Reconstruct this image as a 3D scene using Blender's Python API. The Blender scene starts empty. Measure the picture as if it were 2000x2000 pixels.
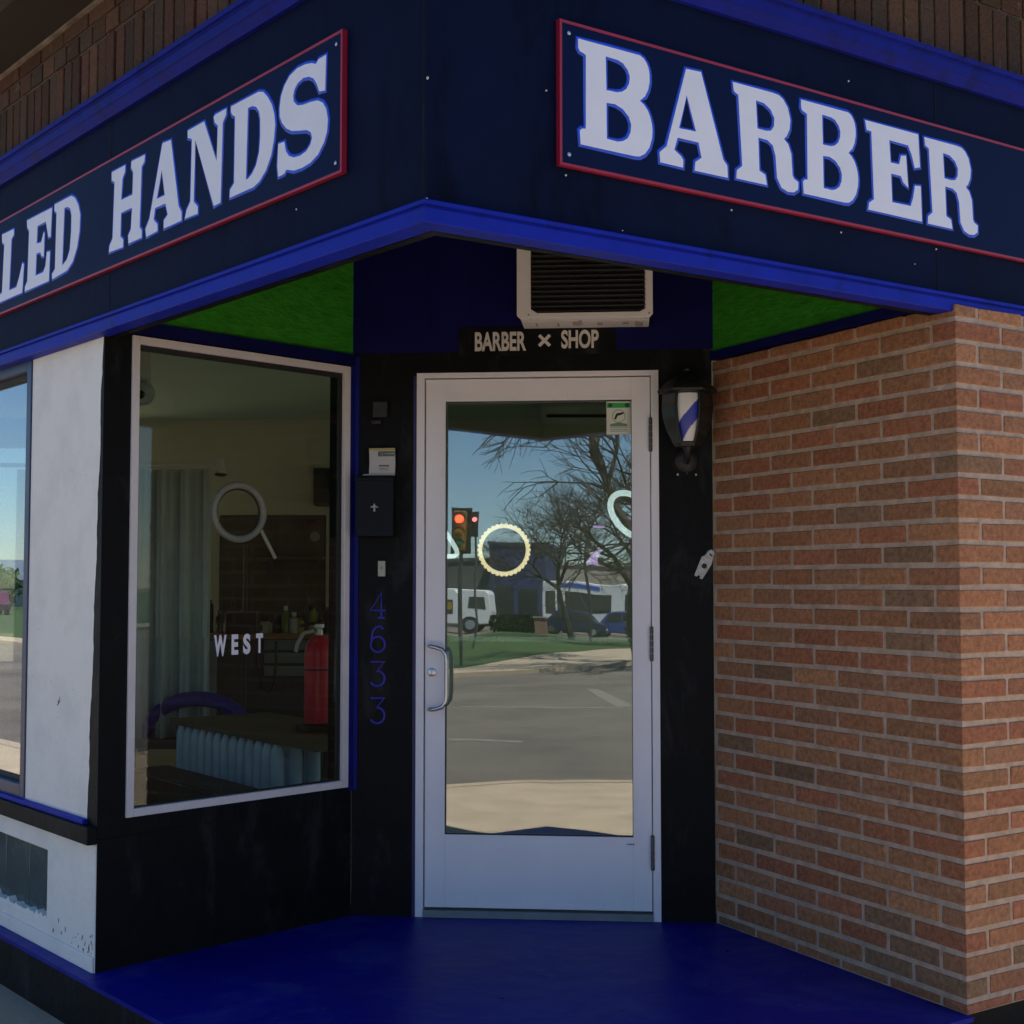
import bpy, bmesh, math, random
from mathutils import Vector, Matrix
random.seed(7)
R = math.radians
scn = bpy.context.scene
col = scn.collection
# ---------------- camera ----------------
cam_d = bpy.data.cameras.new("camera")
cam = bpy.data.objects.new("camera", cam_d); col.objects.link(cam)
cam.location = (0, 0, 1.30)
cam.rotation_euler = (R(90) + math.atan(138 / 2650), 0, 0)
cam_d.sensor_fit = 'HORIZONTAL'; cam_d.sensor_width = 36; cam_d.lens = 36 * 2650 / 2000
cam_d.clip_start = 0.05; cam_d.clip_end = 3000
scn.camera = cam
# ---------------- sky and sun ----------------
SUN_EL, SUN_AZ = 68, 48          # sun stands high behind the shop, a little to the right
w = bpy.data.worlds.new("World"); scn.world = w; w.use_nodes = True
nt = w.node_tree
sky = nt.nodes.new('ShaderNodeTexSky'); sky.sky_type = 'NISHITA'; sky.sun_disc = False
sky.sun_elevation = R(SUN_EL); sky.sun_rotation = R(SUN_AZ); sky.air_density = 1.0; sky.dust_density = 0.1; sky.ozone_density = 4.0; sky.altitude = 900
bg = nt.nodes['Background']; bg.inputs['Strength'].default_value = 0.070
hs = nt.nodes.new('ShaderNodeHueSaturation'); hs.inputs['Saturation'].default_value = 1.10
nt.links.new(sky.outputs[0], hs.inputs['Color']); nt.links.new(hs.outputs[0], bg.inputs[0])
sd = bpy.data.lights.new('sun', 'SUN'); sd.energy = 5.0; sd.angle = R(0.5); sd.color = (1, .95, .87)
sun = bpy.data.objects.new('sun', sd); col.objects.link(sun)
sv = Vector((math.sin(R(SUN_AZ)) * math.cos(R(SUN_EL)), math.cos(R(SUN_AZ)) * math.cos(R(SUN_EL)), math.sin(R(SUN_EL))))
sun.rotation_euler = sv.to_track_quat('Z', 'Y').to_euler(); sun.location = (0, 20, 30)
scn.view_settings.view_transform = 'Standard'; scn.view_settings.look = 'None'
scn.view_settings.exposure = 1.2; scn.view_settings.gamma = 1
scn.render.resolution_x = 1024; scn.render.resolution_y = 1024
scn.render.engine = 'CYCLES'
scn.cycles.max_bounces = 10; scn.cycles.transparent_max_bounces = 12

# ---------------- materials ----------------
def mat(name, c, rough=.6, var=.12, scale=6, bump=0, bscale=40, spec=.5, metal=0, c2=None, thr=None, stretch=(1, 1, 1), detail=6, coat=0, wear=None):
    m = bpy.data.materials.new(name); m.use_nodes = True
    n = m.node_tree.nodes; l = m.node_tree.links; b = n['Principled BSDF']
    b.inputs['Roughness'].default_value = rough; b.inputs['Metallic'].default_value = metal
    b.inputs['Specular IOR Level'].default_value = spec
    b.inputs['Coat Weight'].default_value = coat
    tc = n.new('ShaderNodeTexCoord'); mp = n.new('ShaderNodeMapping'); mp.inputs['Scale'].default_value = stretch
    l.new(tc.outputs['Object'], mp.inputs[0])
    nz = n.new('ShaderNodeTexNoise'); nz.inputs['Scale'].default_value = scale; nz.inputs['Detail'].default_value = detail; nz.inputs['Roughness'].default_value = .62
    l.new(mp.outputs[0], nz.inputs['Vector'])
    rp = n.new('ShaderNodeValToRGB'); l.new(nz.outputs['Fac'], rp.inputs[0])
    a = [max(0, v * (1 - var)) for v in c]; d = [min(1, v * (1 + var)) for v in c]
    if c2: a = c; d = c2
    lo, hi = thr if thr else (.3, .7)
    rp.color_ramp.elements[0].position = lo; rp.color_ramp.elements[1].position = hi
    rp.color_ramp.elements[0].color = (*a, 1); rp.color_ramp.elements[1].color = (*d, 1)
    l.new(rp.outputs[0], b.inputs['Base Color'])
    if wear:      # scuffs and dust: (colour, scale, threshold, strength, stretch)
        wc, ws, wt, wk, wst = wear
        m2 = n.new('ShaderNodeMapping'); m2.inputs['Scale'].default_value = wst; l.new(tc.outputs['Object'], m2.inputs[0])
        wn = n.new('ShaderNodeTexNoise'); wn.inputs['Scale'].default_value = ws; wn.inputs['Detail'].default_value = 9; wn.inputs['Roughness'].default_value = .7; wn.inputs['Distortion'].default_value = .4
        l.new(m2.outputs[0], wn.inputs['Vector'])
        wr_ = n.new('ShaderNodeValToRGB'); wr_.color_ramp.elements[0].position = wt; wr_.color_ramp.elements[1].position = wt + .12
        wr_.color_ramp.elements[0].color = (0, 0, 0, 1); wr_.color_ramp.elements[1].color = (wk, wk, wk, 1); l.new(wn.outputs['Fac'], wr_.inputs[0])
        wx = n.new('ShaderNodeMix'); wx.data_type = 'RGBA'; l.new(wr_.outputs[0], wx.inputs[0]); l.new(rp.outputs[0], wx.inputs[6]); wx.inputs[7].default_value = (*wc, 1)
        l.new(wx.outputs[2], b.inputs['Base Color'])
    # roughness breakup
    mr = n.new('ShaderNodeMapRange'); mr.inputs[3].default_value = max(0, rough - .1); mr.inputs[4].default_value = min(1, rough + .12)
    l.new(nz.outputs['Fac'], mr.inputs[0]); l.new(mr.outputs[0], b.inputs['Roughness'])
    if bump:
        n2 = n.new('ShaderNodeTexNoise'); n2.inputs['Scale'].default_value = bscale; n2.inputs['Detail'].default_value = 5
        l.new(mp.outputs[0], n2.inputs['Vector'])
        bp = n.new('ShaderNodeBump'); bp.inputs['Strength'].default_value = bump; bp.inputs['Distance'].default_value = .01
        l.new(n2.outputs['Fac'], bp.inputs['Height']); l.new(bp.outputs[0], b.inputs['Normal'])
    return m
def emit(name, c, s):
    m = bpy.data.materials.new(name); m.use_nodes = True
    b = m.node_tree.nodes['Principled BSDF']; b.inputs['Base Color'].default_value = (*c, 1)
    b.inputs['Emission Color'].default_value = (*c, 1); b.inputs['Emission Strength'].default_value = s
    return m
def glass(name, f0, tint=(.85, .9, .87), gl=(.93, .97, 1), warp=0):
    m = bpy.data.materials.new(name); m.use_nodes = True
    n = m.node_tree.nodes; l = m.node_tree.links
    for x in list(n): n.remove(x)
    out = n.new('ShaderNodeOutputMaterial'); mx = n.new('ShaderNodeMixShader')
    tr = n.new('ShaderNodeBsdfTransparent'); tr.inputs[0].default_value = (*tint, 1)
    gs = n.new('ShaderNodeBsdfGlossy'); gs.inputs['Roughness'].default_value = 0.006; gs.inputs[0].default_value = (*gl, 1)
    lw = n.new('ShaderNodeLayerWeight'); lw.inputs[0].default_value = .5
    pw = n.new('ShaderNodeMath'); pw.operation = 'POWER'; pw.inputs[1].default_value = 5
    l.new(lw.outputs['Facing'], pw.inputs[0])
    mr = n.new('ShaderNodeMapRange'); mr.inputs[3].default_value = f0; mr.inputs[4].default_value = 1
    l.new(pw.outputs[0], mr.inputs[0]); l.new(mr.outputs[0], mx.inputs[0])
    l.new(tr.outputs[0], mx.inputs[1]); l.new(gs.outputs[0], mx.inputs[2]); l.new(mx.outputs[0], out.inputs[0])
    if warp:
        tc = n.new('ShaderNodeTexCoord'); nz = n.new('ShaderNodeTexNoise'); nz.inputs['Scale'].default_value = 2.2; nz.inputs['Detail'].default_value = 1
        l.new(tc.outputs['Object'], nz.inputs['Vector'])
        bp = n.new('ShaderNodeBump'); bp.inputs['Strength'].default_value = 1; bp.inputs['Distance'].default_value = warp
        l.new(nz.outputs['Fac'], bp.inputs['Height']); l.new(bp.outputs[0], gs.inputs['Normal'])
    return m
def brickmat(name, base_mul=1.0, bump=.5):
    m = mat(name, (.3, .15, .08), rough=.85, var=.2, scale=60, bump=bump, bscale=120, spec=.25)
    n = m.node_tree.nodes; l = m.node_tree.links; b = n['Principled BSDF']
    at = n.new('ShaderNodeVertexColor'); at.layer_name = 'tint'
    mx = n.new('ShaderNodeMix'); mx.data_type = 'RGBA'; mx.blend_type = 'MULTIPLY'; mx.inputs[0].default_value = 1
    rp = [x for x in n if x.type == 'VALTORGB'][0]
    rp.color_ramp.elements[0].color = (.62, .6, .58, 1); rp.color_ramp.elements[1].color = (1.25 * base_mul, 1.22 * base_mul, 1.2 * base_mul, 1)
    l.new(at.outputs[0], mx.inputs[6]); l.new(rp.outputs[0], mx.inputs[7])
    n3 = n.new('ShaderNodeTexNoise'); n3.inputs['Scale'].default_value = 9; n3.inputs['Detail'].default_value = 8; n3.inputs['Roughness'].default_value = .75
    tc = [x for x in n if x.type == 'TEX_COORD'][0]; l.new(tc.outputs['Object'], n3.inputs['Vector'])
    r3 = n.new('ShaderNodeValToRGB'); r3.color_ramp.elements[0].position = .62; r3.color_ramp.elements[1].position = .74
    r3.color_ramp.elements[0].color = (0, 0, 0, 1); r3.color_ramp.elements[1].color = (.55, .55, .55, 1); l.new(n3.outputs['Fac'], r3.inputs[0])
    m3 = n.new('ShaderNodeMix'); m3.data_type = 'RGBA'; l.new(r3.outputs[0], m3.inputs[0]); l.new(mx.outputs[2], m3.inputs[6]); m3.inputs[7].default_value = (.38 * base_mul, .29 * base_mul, .23 * base_mul, 1)
    l.new(m3.outputs[2], b.inputs['Base Color'])
    return m

M = dict(
 white_wall=mat('white_wall', (.75, .715, .665), .8, c2=(.83, .79, .73), scale=5, bump=.35, bscale=35, thr=(.35, .55)),
 black_paint=mat('black_paint', (.0045, .0048, .0058), .55, .3, 8, bump=.3, bscale=22, spec=.14, wear=((.030, .030, .032), 7, .54, .55, (1, 1, .35))),
 navy=mat('navy_paint', (.0022, .0050, .024), .62, c2=(.0042, .0085, .036), scale=3.5, bump=.2, bscale=18, spec=.07, wear=((.0012, .002, .008), 5, .55, .7, (1, 1, .3))),
 signnavy=mat('sign_navy', (.003, .009, .048), .5, .08, 4, spec=.08),
 blue=mat('blue_trim_paint', (.008, .020, .34), .5, .16, 9, bump=.2, bscale=16, spec=.12, wear=((.008, .008, .06), 12, .57, .6, (1, 1, .6))),
 bluetop_dim=mat('blue_trim_paint_dimmed', (.007, .013, .21), .55, .2, 6, bump=.2, bscale=16, spec=.10, wear=((.008, .008, .05), 9, .54, .6, (1, 1, .6))),  # trim blue darkened to offset the sky light its slope collects
 bluestrip=mat('blue_strip_paint', (.006, .010, .15), .5, .2, 6, spec=.12),
 darkblue=mat('dark_blue_paint', (.004, .005, .075), .55, .2, 5, bump=.1, bscale=25, spec=.12),
 slab=mat('blue_floor_paint', (.002, .0045, .20), .45, c2=(.004, .009, .27), scale=3, bump=.35, bscale=14, spec=.15, detail=9, wear=((.040, .052, .27), 3.2, .49, .5, (1, 1, 1))),
 green=mat('green_stucco', (.020, .165, .010), .85, c2=(.045, .30, .020), scale=16, bump=.7, bscale=34, spec=.15, detail=9, thr=(.25, .72), stretch=(1, 1, 2.4), wear=((.012, .07, .006), 24, .60, .55, (1, 1, 3))),
 red=mat('red_border', (.33, .012, .035), .4, .1, 8),
 letter=mat('sign_white', (.80, .80, .88), .45, .03, 8),
 halo=mat('sign_blue', (.02, .09, .70), .45, .1, 8),
 alu=mat('door_enamel', (.84, .81, .85), .36, .03, 5, bump=.05, bscale=10, wear=((.55, .53, .52), 14, .62, .5, (1, 1, .5))),
 frame=mat('window_frame_enamel', (.68, .63, .64), .45, .10, 6),
 gasket=mat('black_gasket', (.01, .01, .01), .6, .1),
 steel=mat('satin_steel', (.55, .55, .58), .28, .06, 10, metal=1),
 darksteel=mat('hinge_metal', (.12, .11, .11), .45, .2, 10, metal=.7),
 mortar=mat('mortar', (.45, .335, .255), .95, .22, 22, bump=.6, bscale=60, spec=.2),
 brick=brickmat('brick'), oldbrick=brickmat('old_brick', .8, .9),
 concrete=mat('concrete', (.34, .265, .19), .9, .14, 1.6, bump=.3, bscale=40),
 nearconcrete=mat('sidewalk_concrete', (.37, .285, .20), .9, .16, 3.0, bump=.3, bscale=50),
 asphalt=mat('asphalt', (.120, .098, .080), .9, .28, .5, bump=.2, bscale=30),
 paintline=mat('road_paint', (.17, .15, .13), .9, .3, 9),
 grass=mat('grass', (.018, .045, .005), .95, c2=(.040, .075, .010), scale=.5, bump=.5, bscale=20),
 cream=mat('cream_enamel', (.80, .76, .72), .5, .06, 6),
 grille=mat('grille_dark', (.025, .024, .022), .6, .2),
 offwhite=mat('off_white', (.6, .58, .54), .6, .05),
 black=mat('black_plastic', (.012, .012, .012), .4, .1),
 blackiron=mat('black_cast_iron', (.014, .013, .013), .5, .3, 20, bump=.3, bscale=60),
 brass=mat('dull_brass', (.25, .2, .1), .4, .1, metal=.8),
 digit=mat('digit_blue', (.022, .020, .36), .5, .15),
 beige=mat('interior_wall_paint', (.62, .60, .46), .9, .06, 2),
 ceilingp=mat('interior_ceiling_paint', (.57, .66, .60), .9, .05, 2),
 wood=mat('dark_wood', (.10, .055, .025), .6, .25, 3, stretch=(1, 12, 12)),
 warmwood=mat('wood_top', (.32, .16, .06), .5, .2, 3),
 curtain=mat('curtain_cloth', (.62, .70, .70), .9, .08, 8),
 silver=mat('silver_radiator_paint', (.60, .74, .88), .45, .12, 10),
 redp=mat('extinguisher_red', (.72, .010, .04), .35, .08),
 winglass=glass('window_glass', .035, (.90, .92, .86)),
 doorglass=glass('door_glass', .21, (.80, .86, .80), gl=(.93, .97, 1), warp=.0012),
 streetglass=glass('street_window_glass', .30, (.6, .65, .65), gl=(.90, .95, 1), warp=.0004),
 blockglass=mat('glass_block', (.05, .075, .075), .15, .3, 7, spec=.6),
 bark=mat('bark', (.05, .042, .036), .9, .2, 8),
)
# ---------------- helpers ----------------
def link(o, parent=None):
    col.objects.link(o)
    if parent is not None:
        o.parent = parent
        o.matrix_parent_inverse = Matrix()
    return o
def wpos(o):
    p = Vector((0, 0, 0))
    while o is not None:
        p = p + Vector(o.location); o = o.parent
    return p
def tag(o, label=None, cat=None, group=None, kind=None):
    if label: o['label'] = label
    if cat: o['category'] = cat
    if group: o['group'] = group
    if kind: o['kind'] = kind
    return o
def thing(name, label, cat, loc, group=None):
    o = bpy.data.objects.new(name, None); o.empty_display_size = .1
    link(o); o.location = loc
    return tag(o, label, cat, group)
class MB:
    def __init__(s): s.v = []; s.f = []; s.t = []; s.c = (1, 1, 1)
    def add(s, vs, fs):
        k = len(s.v); s.v += [tuple(p) for p in vs]; s.f += [tuple(i + k for i in f) for f in fs]; s.t += [s.c] * len(fs)
        return s
    def prism(s, pts, z0, z1):          # plan polygon extruded in z
        n = len(pts)
        return s.add([(p[0], p[1], z0) for p in pts] + [(p[0], p[1], z1) for p in pts],
              [tuple(range(n))[::-1], tuple(range(n, 2 * n))] + [(i, (i + 1) % n, n + (i + 1) % n, n + i) for i in range(n)])
    def box(s, x0, x1, y0, y1, z0, z1):
        return s.prism([(x0, y0), (x1, y0), (x1, y1), (x0, y1)], z0, z1)
    def lathe(s, c, prof, n=24, axis=None, arc=(0, 2 * math.pi)):
        ax = Vector(axis or (0, 0, 1)).normalized(); u = ax.orthogonal().normalized(); v = ax.cross(u); c = Vector(c)
        vs = []; fs = []
        for r, h in prof:
            for i in range(n):
                a = 2 * math.pi * i / n
                vs.append(c + ax * h + u * (r * math.cos(a)) + v * (r * math.sin(a)))
        for j in range(len(prof) - 1):
            for i in range(n):
                fs.append((j * n + i, j * n + (i + 1) % n, (j + 1) * n + (i + 1) % n, (j + 1) * n + i))
        fs.append(tuple(range(n))[::-1]); fs.append(tuple(range((len(prof) - 1) * n, len(prof) * n)))
        return s.add(vs, fs)
    def tube(s, pts, r, n=8, closed=False):
        pts = [Vector(p) for p in pts]; m = len(pts)
        rr = r if isinstance(r, (list, tuple)) else [r] * m
        vs = []; up = None
        for i, p in enumerate(pts):
            if closed: t = pts[(i + 1) % m] - pts[i - 1]
            else: t = pts[min(i + 1, m - 1)] - pts[max(i - 1, 0)]
            t.normalize()
            if up is None: up = t.orthogonal().normalized()
            up = (up - t * up.dot(t)).normalized(); b = t.cross(up)
            for k in range(n):
                a = 2 * math.pi * k / n
                vs.append(p + (up * math.cos(a) + b * math.sin(a)) * rr[i])
        fs = []
        for i in range(m if closed else m - 1):
            j = (i + 1) % m
            for k in range(n): fs.append((i * n + k, i * n + (k + 1) % n, j * n + (k + 1) % n, j * n + k))
        if not closed: fs += [tuple(range(n))[::-1], tuple(range((m - 1) * n, m * n))]
        return s.add(vs, fs)
    def build(s, name, m, parent=None, bevel=0, smooth=False, tint=False, loc=None):
        if parent is not None: org = wpos(parent) if loc is None else Vector(loc)
        else:
            if loc is None:
                xs = [p[0] for p in s.v]; ys = [p[1] for p in s.v]; zs = [p[2] for p in s.v]
                loc = ((min(xs) + max(xs)) / 2, (min(ys) + max(ys)) / 2, min(zs))
            org = Vector(loc)
        me = bpy.data.meshes.new(name)
        me.from_pydata([Vector(p) - org for p in s.v], [], s.f); me.update()
        b = bmesh.new(); b.from_mesh(me); bmesh.ops.recalc_face_normals(b, faces=b.faces); b.to_mesh(me); b.free()
        if tint:
            a = me.color_attributes.new('tint', 'FLOAT_COLOR', 'CORNER')
            for p in me.polygons:
                for li in p.loop_indices: a.data[li].color = (*s.t[p.index], 1)
        me.materials.append(m)
        if smooth:
            for p in me.polygons: p.use_smooth = True
        o = bpy.data.objects.new(name, me); link(o, parent)
        o.location = org - (wpos(parent) if parent is not None else Vector((0, 0, 0)))
        if smooth: me.set_sharp_from_angle(angle=R(40))
        if bevel:
            md = o.modifiers.new('bevel', 'BEVEL'); md.width = bevel; md.segments = 2; md.limit_method = 'ANGLE'; md.angle_limit = R(40)
        return o
class Frame:      # a vertical wall plane: s runs along it, o outwards, z up
    def __init__(f, P, Q, out):
        f.P = Vector((P[0], P[1])); d = Vector((Q[0] - P[0], Q[1] - P[1])); f.L = d.length; f.d = d.normalized()
        n = Vector((f.d.y, -f.d.x)); f.n = n if n.dot(Vector(out)) > 0 else -n
    def xy(f, s, o=0): return f.P + f.d * s + f.n * o
    def pt(f, s, o, z): p = f.xy(s, o); return Vector((p.x, p.y, z))
    def box(f, mb, s0, s1, o0, o1, z0, z1):
        return mb.prism([f.xy(s0, o0), f.xy(s1, o0), f.xy(s1, o1), f.xy(s0, o1)], z0, z1)
    def ring(f, mb, s0, s1, z0, z1, w, o0, o1, wb=None, wt=None):   # rectangular frame
        wb = w if wb is None else wb; wt = w if wt is None else wt
        f.box(mb, s0, s0 + w, o0, o1, z0, z1); f.box(mb, s1 - w, s1, o0, o1, z0, z1)
        f.box(mb, s0 + w, s1 - w, o0, o1 - .0006, z0, z0 + wb); f.box(mb, s0 + w, s1 - w, o0, o1 - .0006, z1 - wt, z1); return mb
    def poly(f, mb, pts, o0, o1):      # polygon in (s,z) with thickness
        n = len(pts)
        return mb.add([f.pt(a, o0, b) for a, b in pts] + [f.pt(a, o1, b) for a, b in pts],
               [tuple(range(n)), tuple(range(n, 2 * n))[::-1]] + [(i, n + i, n + (i + 1) % n, (i + 1) % n) for i in range(n)])
    def wall(f, mb, s0, s1, z0, z1, holes, o0, o1):    # wall with rectangular holes
        ss = sorted({s0, s1, *[h[0] for h in holes], *[h[1] for h in holes]}); ss = [x for x in ss if s0 <= x <= s1]
        for a, b in zip(ss, ss[1:]):
            hs = sorted([h for h in holes if h[0] <= a + 1e-6 and h[1] >= b - 1e-6], key=lambda h: h[2]); z = z0
            for h in hs:
                if h[2] > z: f.box(mb, a, b, o0, o1, z, h[2])
                z = h[3]
            if z1 > z: f.box(mb, a, b, o0, o1, z, z1)
        return mb
def curve_mesh(cu, name):
    o = bpy.data.objects.new('tmp', cu); col.objects.link(o)
    dg = bpy.context.evaluated_depsgraph_get(); dg.update()
    me = bpy.data.meshes.new_from_object(o.evaluated_get(dg)); bpy.data.objects.remove(o); return me
def mesh_to(me, fr, fn, name, m, parent):
    org = wpos(parent) if parent is not None else None
    vs = [fn(v.co) for v in me.vertices]
    if org is None: org = Vector((sum(v.x for v in vs) / len(vs), sum(v.y for v in vs) / len(vs), min(v.z for v in vs)))
    for v, p in zip(me.vertices, vs): v.co = p - org
    me.materials.clear(); me.materials.append(m); me.update()
    b = bmesh.new(); b.from_mesh(me); bmesh.ops.recalc_face_normals(b, faces=b.faces); b.to_mesh(me); b.free()
    o = bpy.data.objects.new(name, me); link(o, parent)
    if parent is None: o.location = org
    return o
def contours(fr, glyphs, o, name, m, parent, mode, w=.01):
    cu = bpy.data.curves.new(name, 'CURVE'); cu.dimensions = '2D' if mode == 'fill' else '3D'
    for g in glyphs:
        for c in g:
            sp = cu.splines.new('POLY'); sp.points.add(len(c) - 1); sp.use_cyclic_u = True
            for p, (x, y) in zip(sp.points, c): p.co = (x / 1000, y / 1000, 0, 1)
    if mode == 'fill': cu.fill_mode = 'BOTH'; cu.extrude = .0006; k = 1
    else: cu.bevel_depth = w; cu.bevel_resolution = 1; k = .06
    me = curve_mesh(cu, name)
    return mesh_to(me, fr, lambda v: fr.pt(v.x, o + v.z * k, v.y), name, m, parent)
def text(fr, s, s0, s1, z0, z1, o, name, m, parent, off=0, space=1, flip=False, skew=0):
    cu = bpy.data.curves.new(name, 'FONT'); cu.body = s; cu.extrude = .0004; cu.offset = off; cu.space_character = space
    me = curve_mesh(cu, name)
    xs = [v.co.x for v in me.vertices]; ys = [v.co.y for v in me.vertices]
    x0, x1, y0, y1 = min(xs), max(xs), min(ys), max(ys)
    return mesh_to(me, fr, lambda v: fr.pt(s0 + (v.x - x0) / (x1 - x0) * (s1 - s0), o + v.z, z0 + (v.y - y0) / (y1 - y0) * (z1 - z0) + skew * (v.x - x0) / (x1 - x0)), name, m, parent)
# ---------------- wall planes of the corner shop ----------------
AP = (-.204, 3.122)
FR = Frame(AP, (1.659, 4.355), (.55, -.83)); FL = Frame(AP, (-1.982, 5.214), (-.76, -.65))
DLp, DRp, PLp, BCp = (-.63, 5.385), (.78, 5.265), (-1.39, 4.595), (1.363, 4.161)
FD = Frame(DLp, DRp, (0, -1)); FW = Frame(PLp, DLp, (.7, -.7)); FS = Frame(DRp, BCp, (-1, -.3))
FB = Frame(BCp, (BCp[0] + .834, BCp[1] + .552), (.5, -.8)); FP = Frame(PLp, (PLp[0] - .648, PLp[1] + .762), (-1, -.6))
def isect(A, oa, B, ob):
    p, q = A.xy(0, oa), B.xy(0, ob); d = A.d.x * B.d.y - A.d.y * B.d.x
    t = ((q.x - p.x) * B.d.y - (q.y - p.y) * B.d.x) / d
    return p + A.d * t
def sweep(mb, prof, SL=7.5, SR=5.5):   # a moulding that turns round the corner: prof is a closed list of (o, z)
    n = len(prof); vs = []
    for o, z in prof: p = FL.xy(SL, o); vs.append((p.x, p.y, z))
    for o, z in prof: p = isect(FL, o, FR, o); vs.append((p.x, p.y, z))
    for o, z in prof: p = FR.xy(SR, o); vs.append((p.x, p.y, z))
    fs = [tuple(range(n)), tuple(range(2 * n, 3 * n))[::-1]]
    for k in (0, 1):
        for i in range(n): fs.append((k * n + i, k * n + (i + 1) % n, (k + 1) * n + (i + 1) % n, (k + 1) * n + i))
    return mb.add(vs, fs)
# ---------------- ground ----------------
g = MB().prism([(400 * math.cos(a * math.pi / 16), 400 * math.sin(a * math.pi / 16)) for a in range(32)], -.8, -.30).build('road', M['asphalt']); tag(g, kind='structure')
sw = [(-1.36, .38), (-1.0, .05), (-.5, -.25), (0, -.37), (.6, -.35), (24.6, 15.5), (24, 40), (-30, 40), (-20.8, 23.2)]
tag(MB().prism(sw, -.9, -.18).build('sidewalk', M['nearconcrete'], bevel=.012), kind='structure')
# kerb of the near pavement
k1 = MB()
outer = [(-20.95, 23.1), (-1.46, .29), (-1.08, -.05), (-.54, -.38), (0, -.51), (.66, -.49), (24.7, 15.37)]
inner = [(-20.8, 23.2), (-1.36, .38), (-1.0, .05), (-.5, -.25), (0, -.37), (.6, -.35), (24.6, 15.5)]
for i in range(6): k1.prism([outer[i], outer[i + 1], inner[i + 1], inner[i]], -.7, -.176)
tag(k1.build('kerb', M['concrete']), kind='structure')
# grass verge beside the right-hand pavement
tag(MB().prism([FR.xy(4.5, 1.9), FR.xy(26, 1.9), FR.xy(26, 3.0), FR.xy(5.0, 3.0)], -.5, -.150).build('grass_verge', M['grass']), kind='structure')
# far side of the crossing: pavement, lawn, parking lot
far = [(-30, -15.2), (-16, -17.3), (-5.856, -19.85), (-2.07, -24.85), (4, -29), (40, -42), (40, -160), (-60, -160), (-60, -12)]
tag(MB().prism(far, -.6, -.20).build('far_sidewalk', M['concrete']), kind='structure')
lawn = [(-30, -17.5), (-16, -19.4), (-7.2, -21.6), (-6.18, -22.9), (-5.5, -29), (-4.6, -38), (-3.0, -44), (12, -60), (12, -62.5), (-30, -60.5)]
tag(MB().prism(lawn, -.5, -.185).build('lawn', M['grass']), kind='structure')
tag(MB().prism([(-60, -60.5), (40, -62.6), (40, -160), (-60, -160)], -.5, -.190).build('parking_lot', M['asphalt']), kind='structure')
# street to the left: far pavement and lawn
tag(MB().prism([(-26, -8), (-17, 3), (-60, 54), (-200, 120), (-200, 0)], -.6, -.20).build('left_far_sidewalk', M['concrete']), kind='structure')
tag(MB().prism([(-29, -7), (-20, 4.4), (-62, 54), (-200, 118), (-200, 2)], -.5, -.186).build('left_lawn', M['grass']), kind='structure')
# right street far side
tag(MB().prism([(14, -22), (60, 8), (200, 100), (200, -150), (40, -41), (14, -34)], -.6, -.20).build('right_far_sidewalk', M['concrete']), kind='structure')
tag(MB().prism([(17, -24), (62, 5), (200, 94), (200, -140), (42, -46), (17, -36)], -.5, -.186).build('right_lawn', M['grass']), kind='structure')
# road markings, 4 mm sheets
rm = MB()
def strip(a, b, wd):
    a, b = Vector(a), Vector(b); d = (b - a).normalized(); n = Vector((-d.y, d.x)) * wd / 2
    rm.prism([a + n, b + n, b - n, a - n], -.299, -.296)
strip((-12, -3.4), (-1.6, -4.7), .22); strip((-12.5, -8.6), (-.9, -9.9), .22); strip((-.9, -10.1), (-1.9, -14.5), .25)
for i in range(2): strip((-11 + i * 5, -12.2 - i * .6), (-8 + i * 5, -12.56 - i * .6), .12)
rm.build('road_marking', M['paintline'])
tag(bpy.data.objects['road_marking'], kind='structure')

# ---------------- the shop building ----------------
shop = thing('shop_building', 'corner barber shop with navy fascia, white pier, brick wall and recessed blue-floored entry', 'building', (0, 5.3, -.18))
def part(mb, name, m, **k): return mb.build(name, M[m] if isinstance(m, str) else m, shop, **k)
# raised porch floor and its black painted riser
sc = isect(FP, .06, FB, .03)
blue_pts = [FP.xy(6.4, .06), sc, FB.xy(0.004, .03), FB.xy(0.004, -.12), FS.xy(.4, -.1), FD.xy(1.3, -.2), FD.xy(.1, -.2), FP.xy(.2, -.1), FP.xy(6.4, -.15)]
part(MB().prism(blue_pts, -.014, 0), 'porch_floor', 'slab')
sc2 = isect(FP, .056, FB, .026)
part(MB().prism([FP.xy(6.4, .056), sc2, FB.xy(0.0, .026), FB.xy(0, -.12), FS.xy(.4, -.1), FD.xy(.7, -.1), FP.xy(.2, -.1), FP.xy(6.4, -.15)], -.5, -.0145), 'porch_riser', 'black_paint')
mb = MB(); FB.box(mb, .006, 5.0, -.12, .008, -.5, -.0005); part(mb, 'plinth', 'black_paint')
# small chips and grit worn through the floor paint
fc = [mat('floor_chip_pale', (.06, .07, .13), .8, .3, 40), mat('floor_chip_dark', (.002, .002, .006), .9, .2)]
rc_ = random.Random(15)
for i in range(46):
    x, y = rc_.uniform(-1.2, 1.25), rc_.uniform(3.5, 5.3); q = Vector((x, y))
    if (q - FS.xy(0, 0)).dot(FS.n) < .02 or (q - FW.xy(0, 0)).dot(FW.n) < .02 or (q - FD.xy(0, 0)).dot(FD.n) < .03 or (q - FP.xy(0, 0)).dot(FP.n) > .05: continue
    r_ = rc_.uniform(.002, .007) * (2.2 if i % 9 == 0 else 1); k = rc_.randint(6, 9); a_ = rc_.uniform(0, 3.1)
    part(MB().prism([(x + r_ * rc_.uniform(.4, 1.2) * math.cos(6.283 * j / k), y + r_ * rc_.uniform(.4, 1.2) * math.sin(6.283 * j / k) * 1.4) for j in range(k)], .0003, .0011), 'floor_chip', fc[i % 3 == 0])
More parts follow.
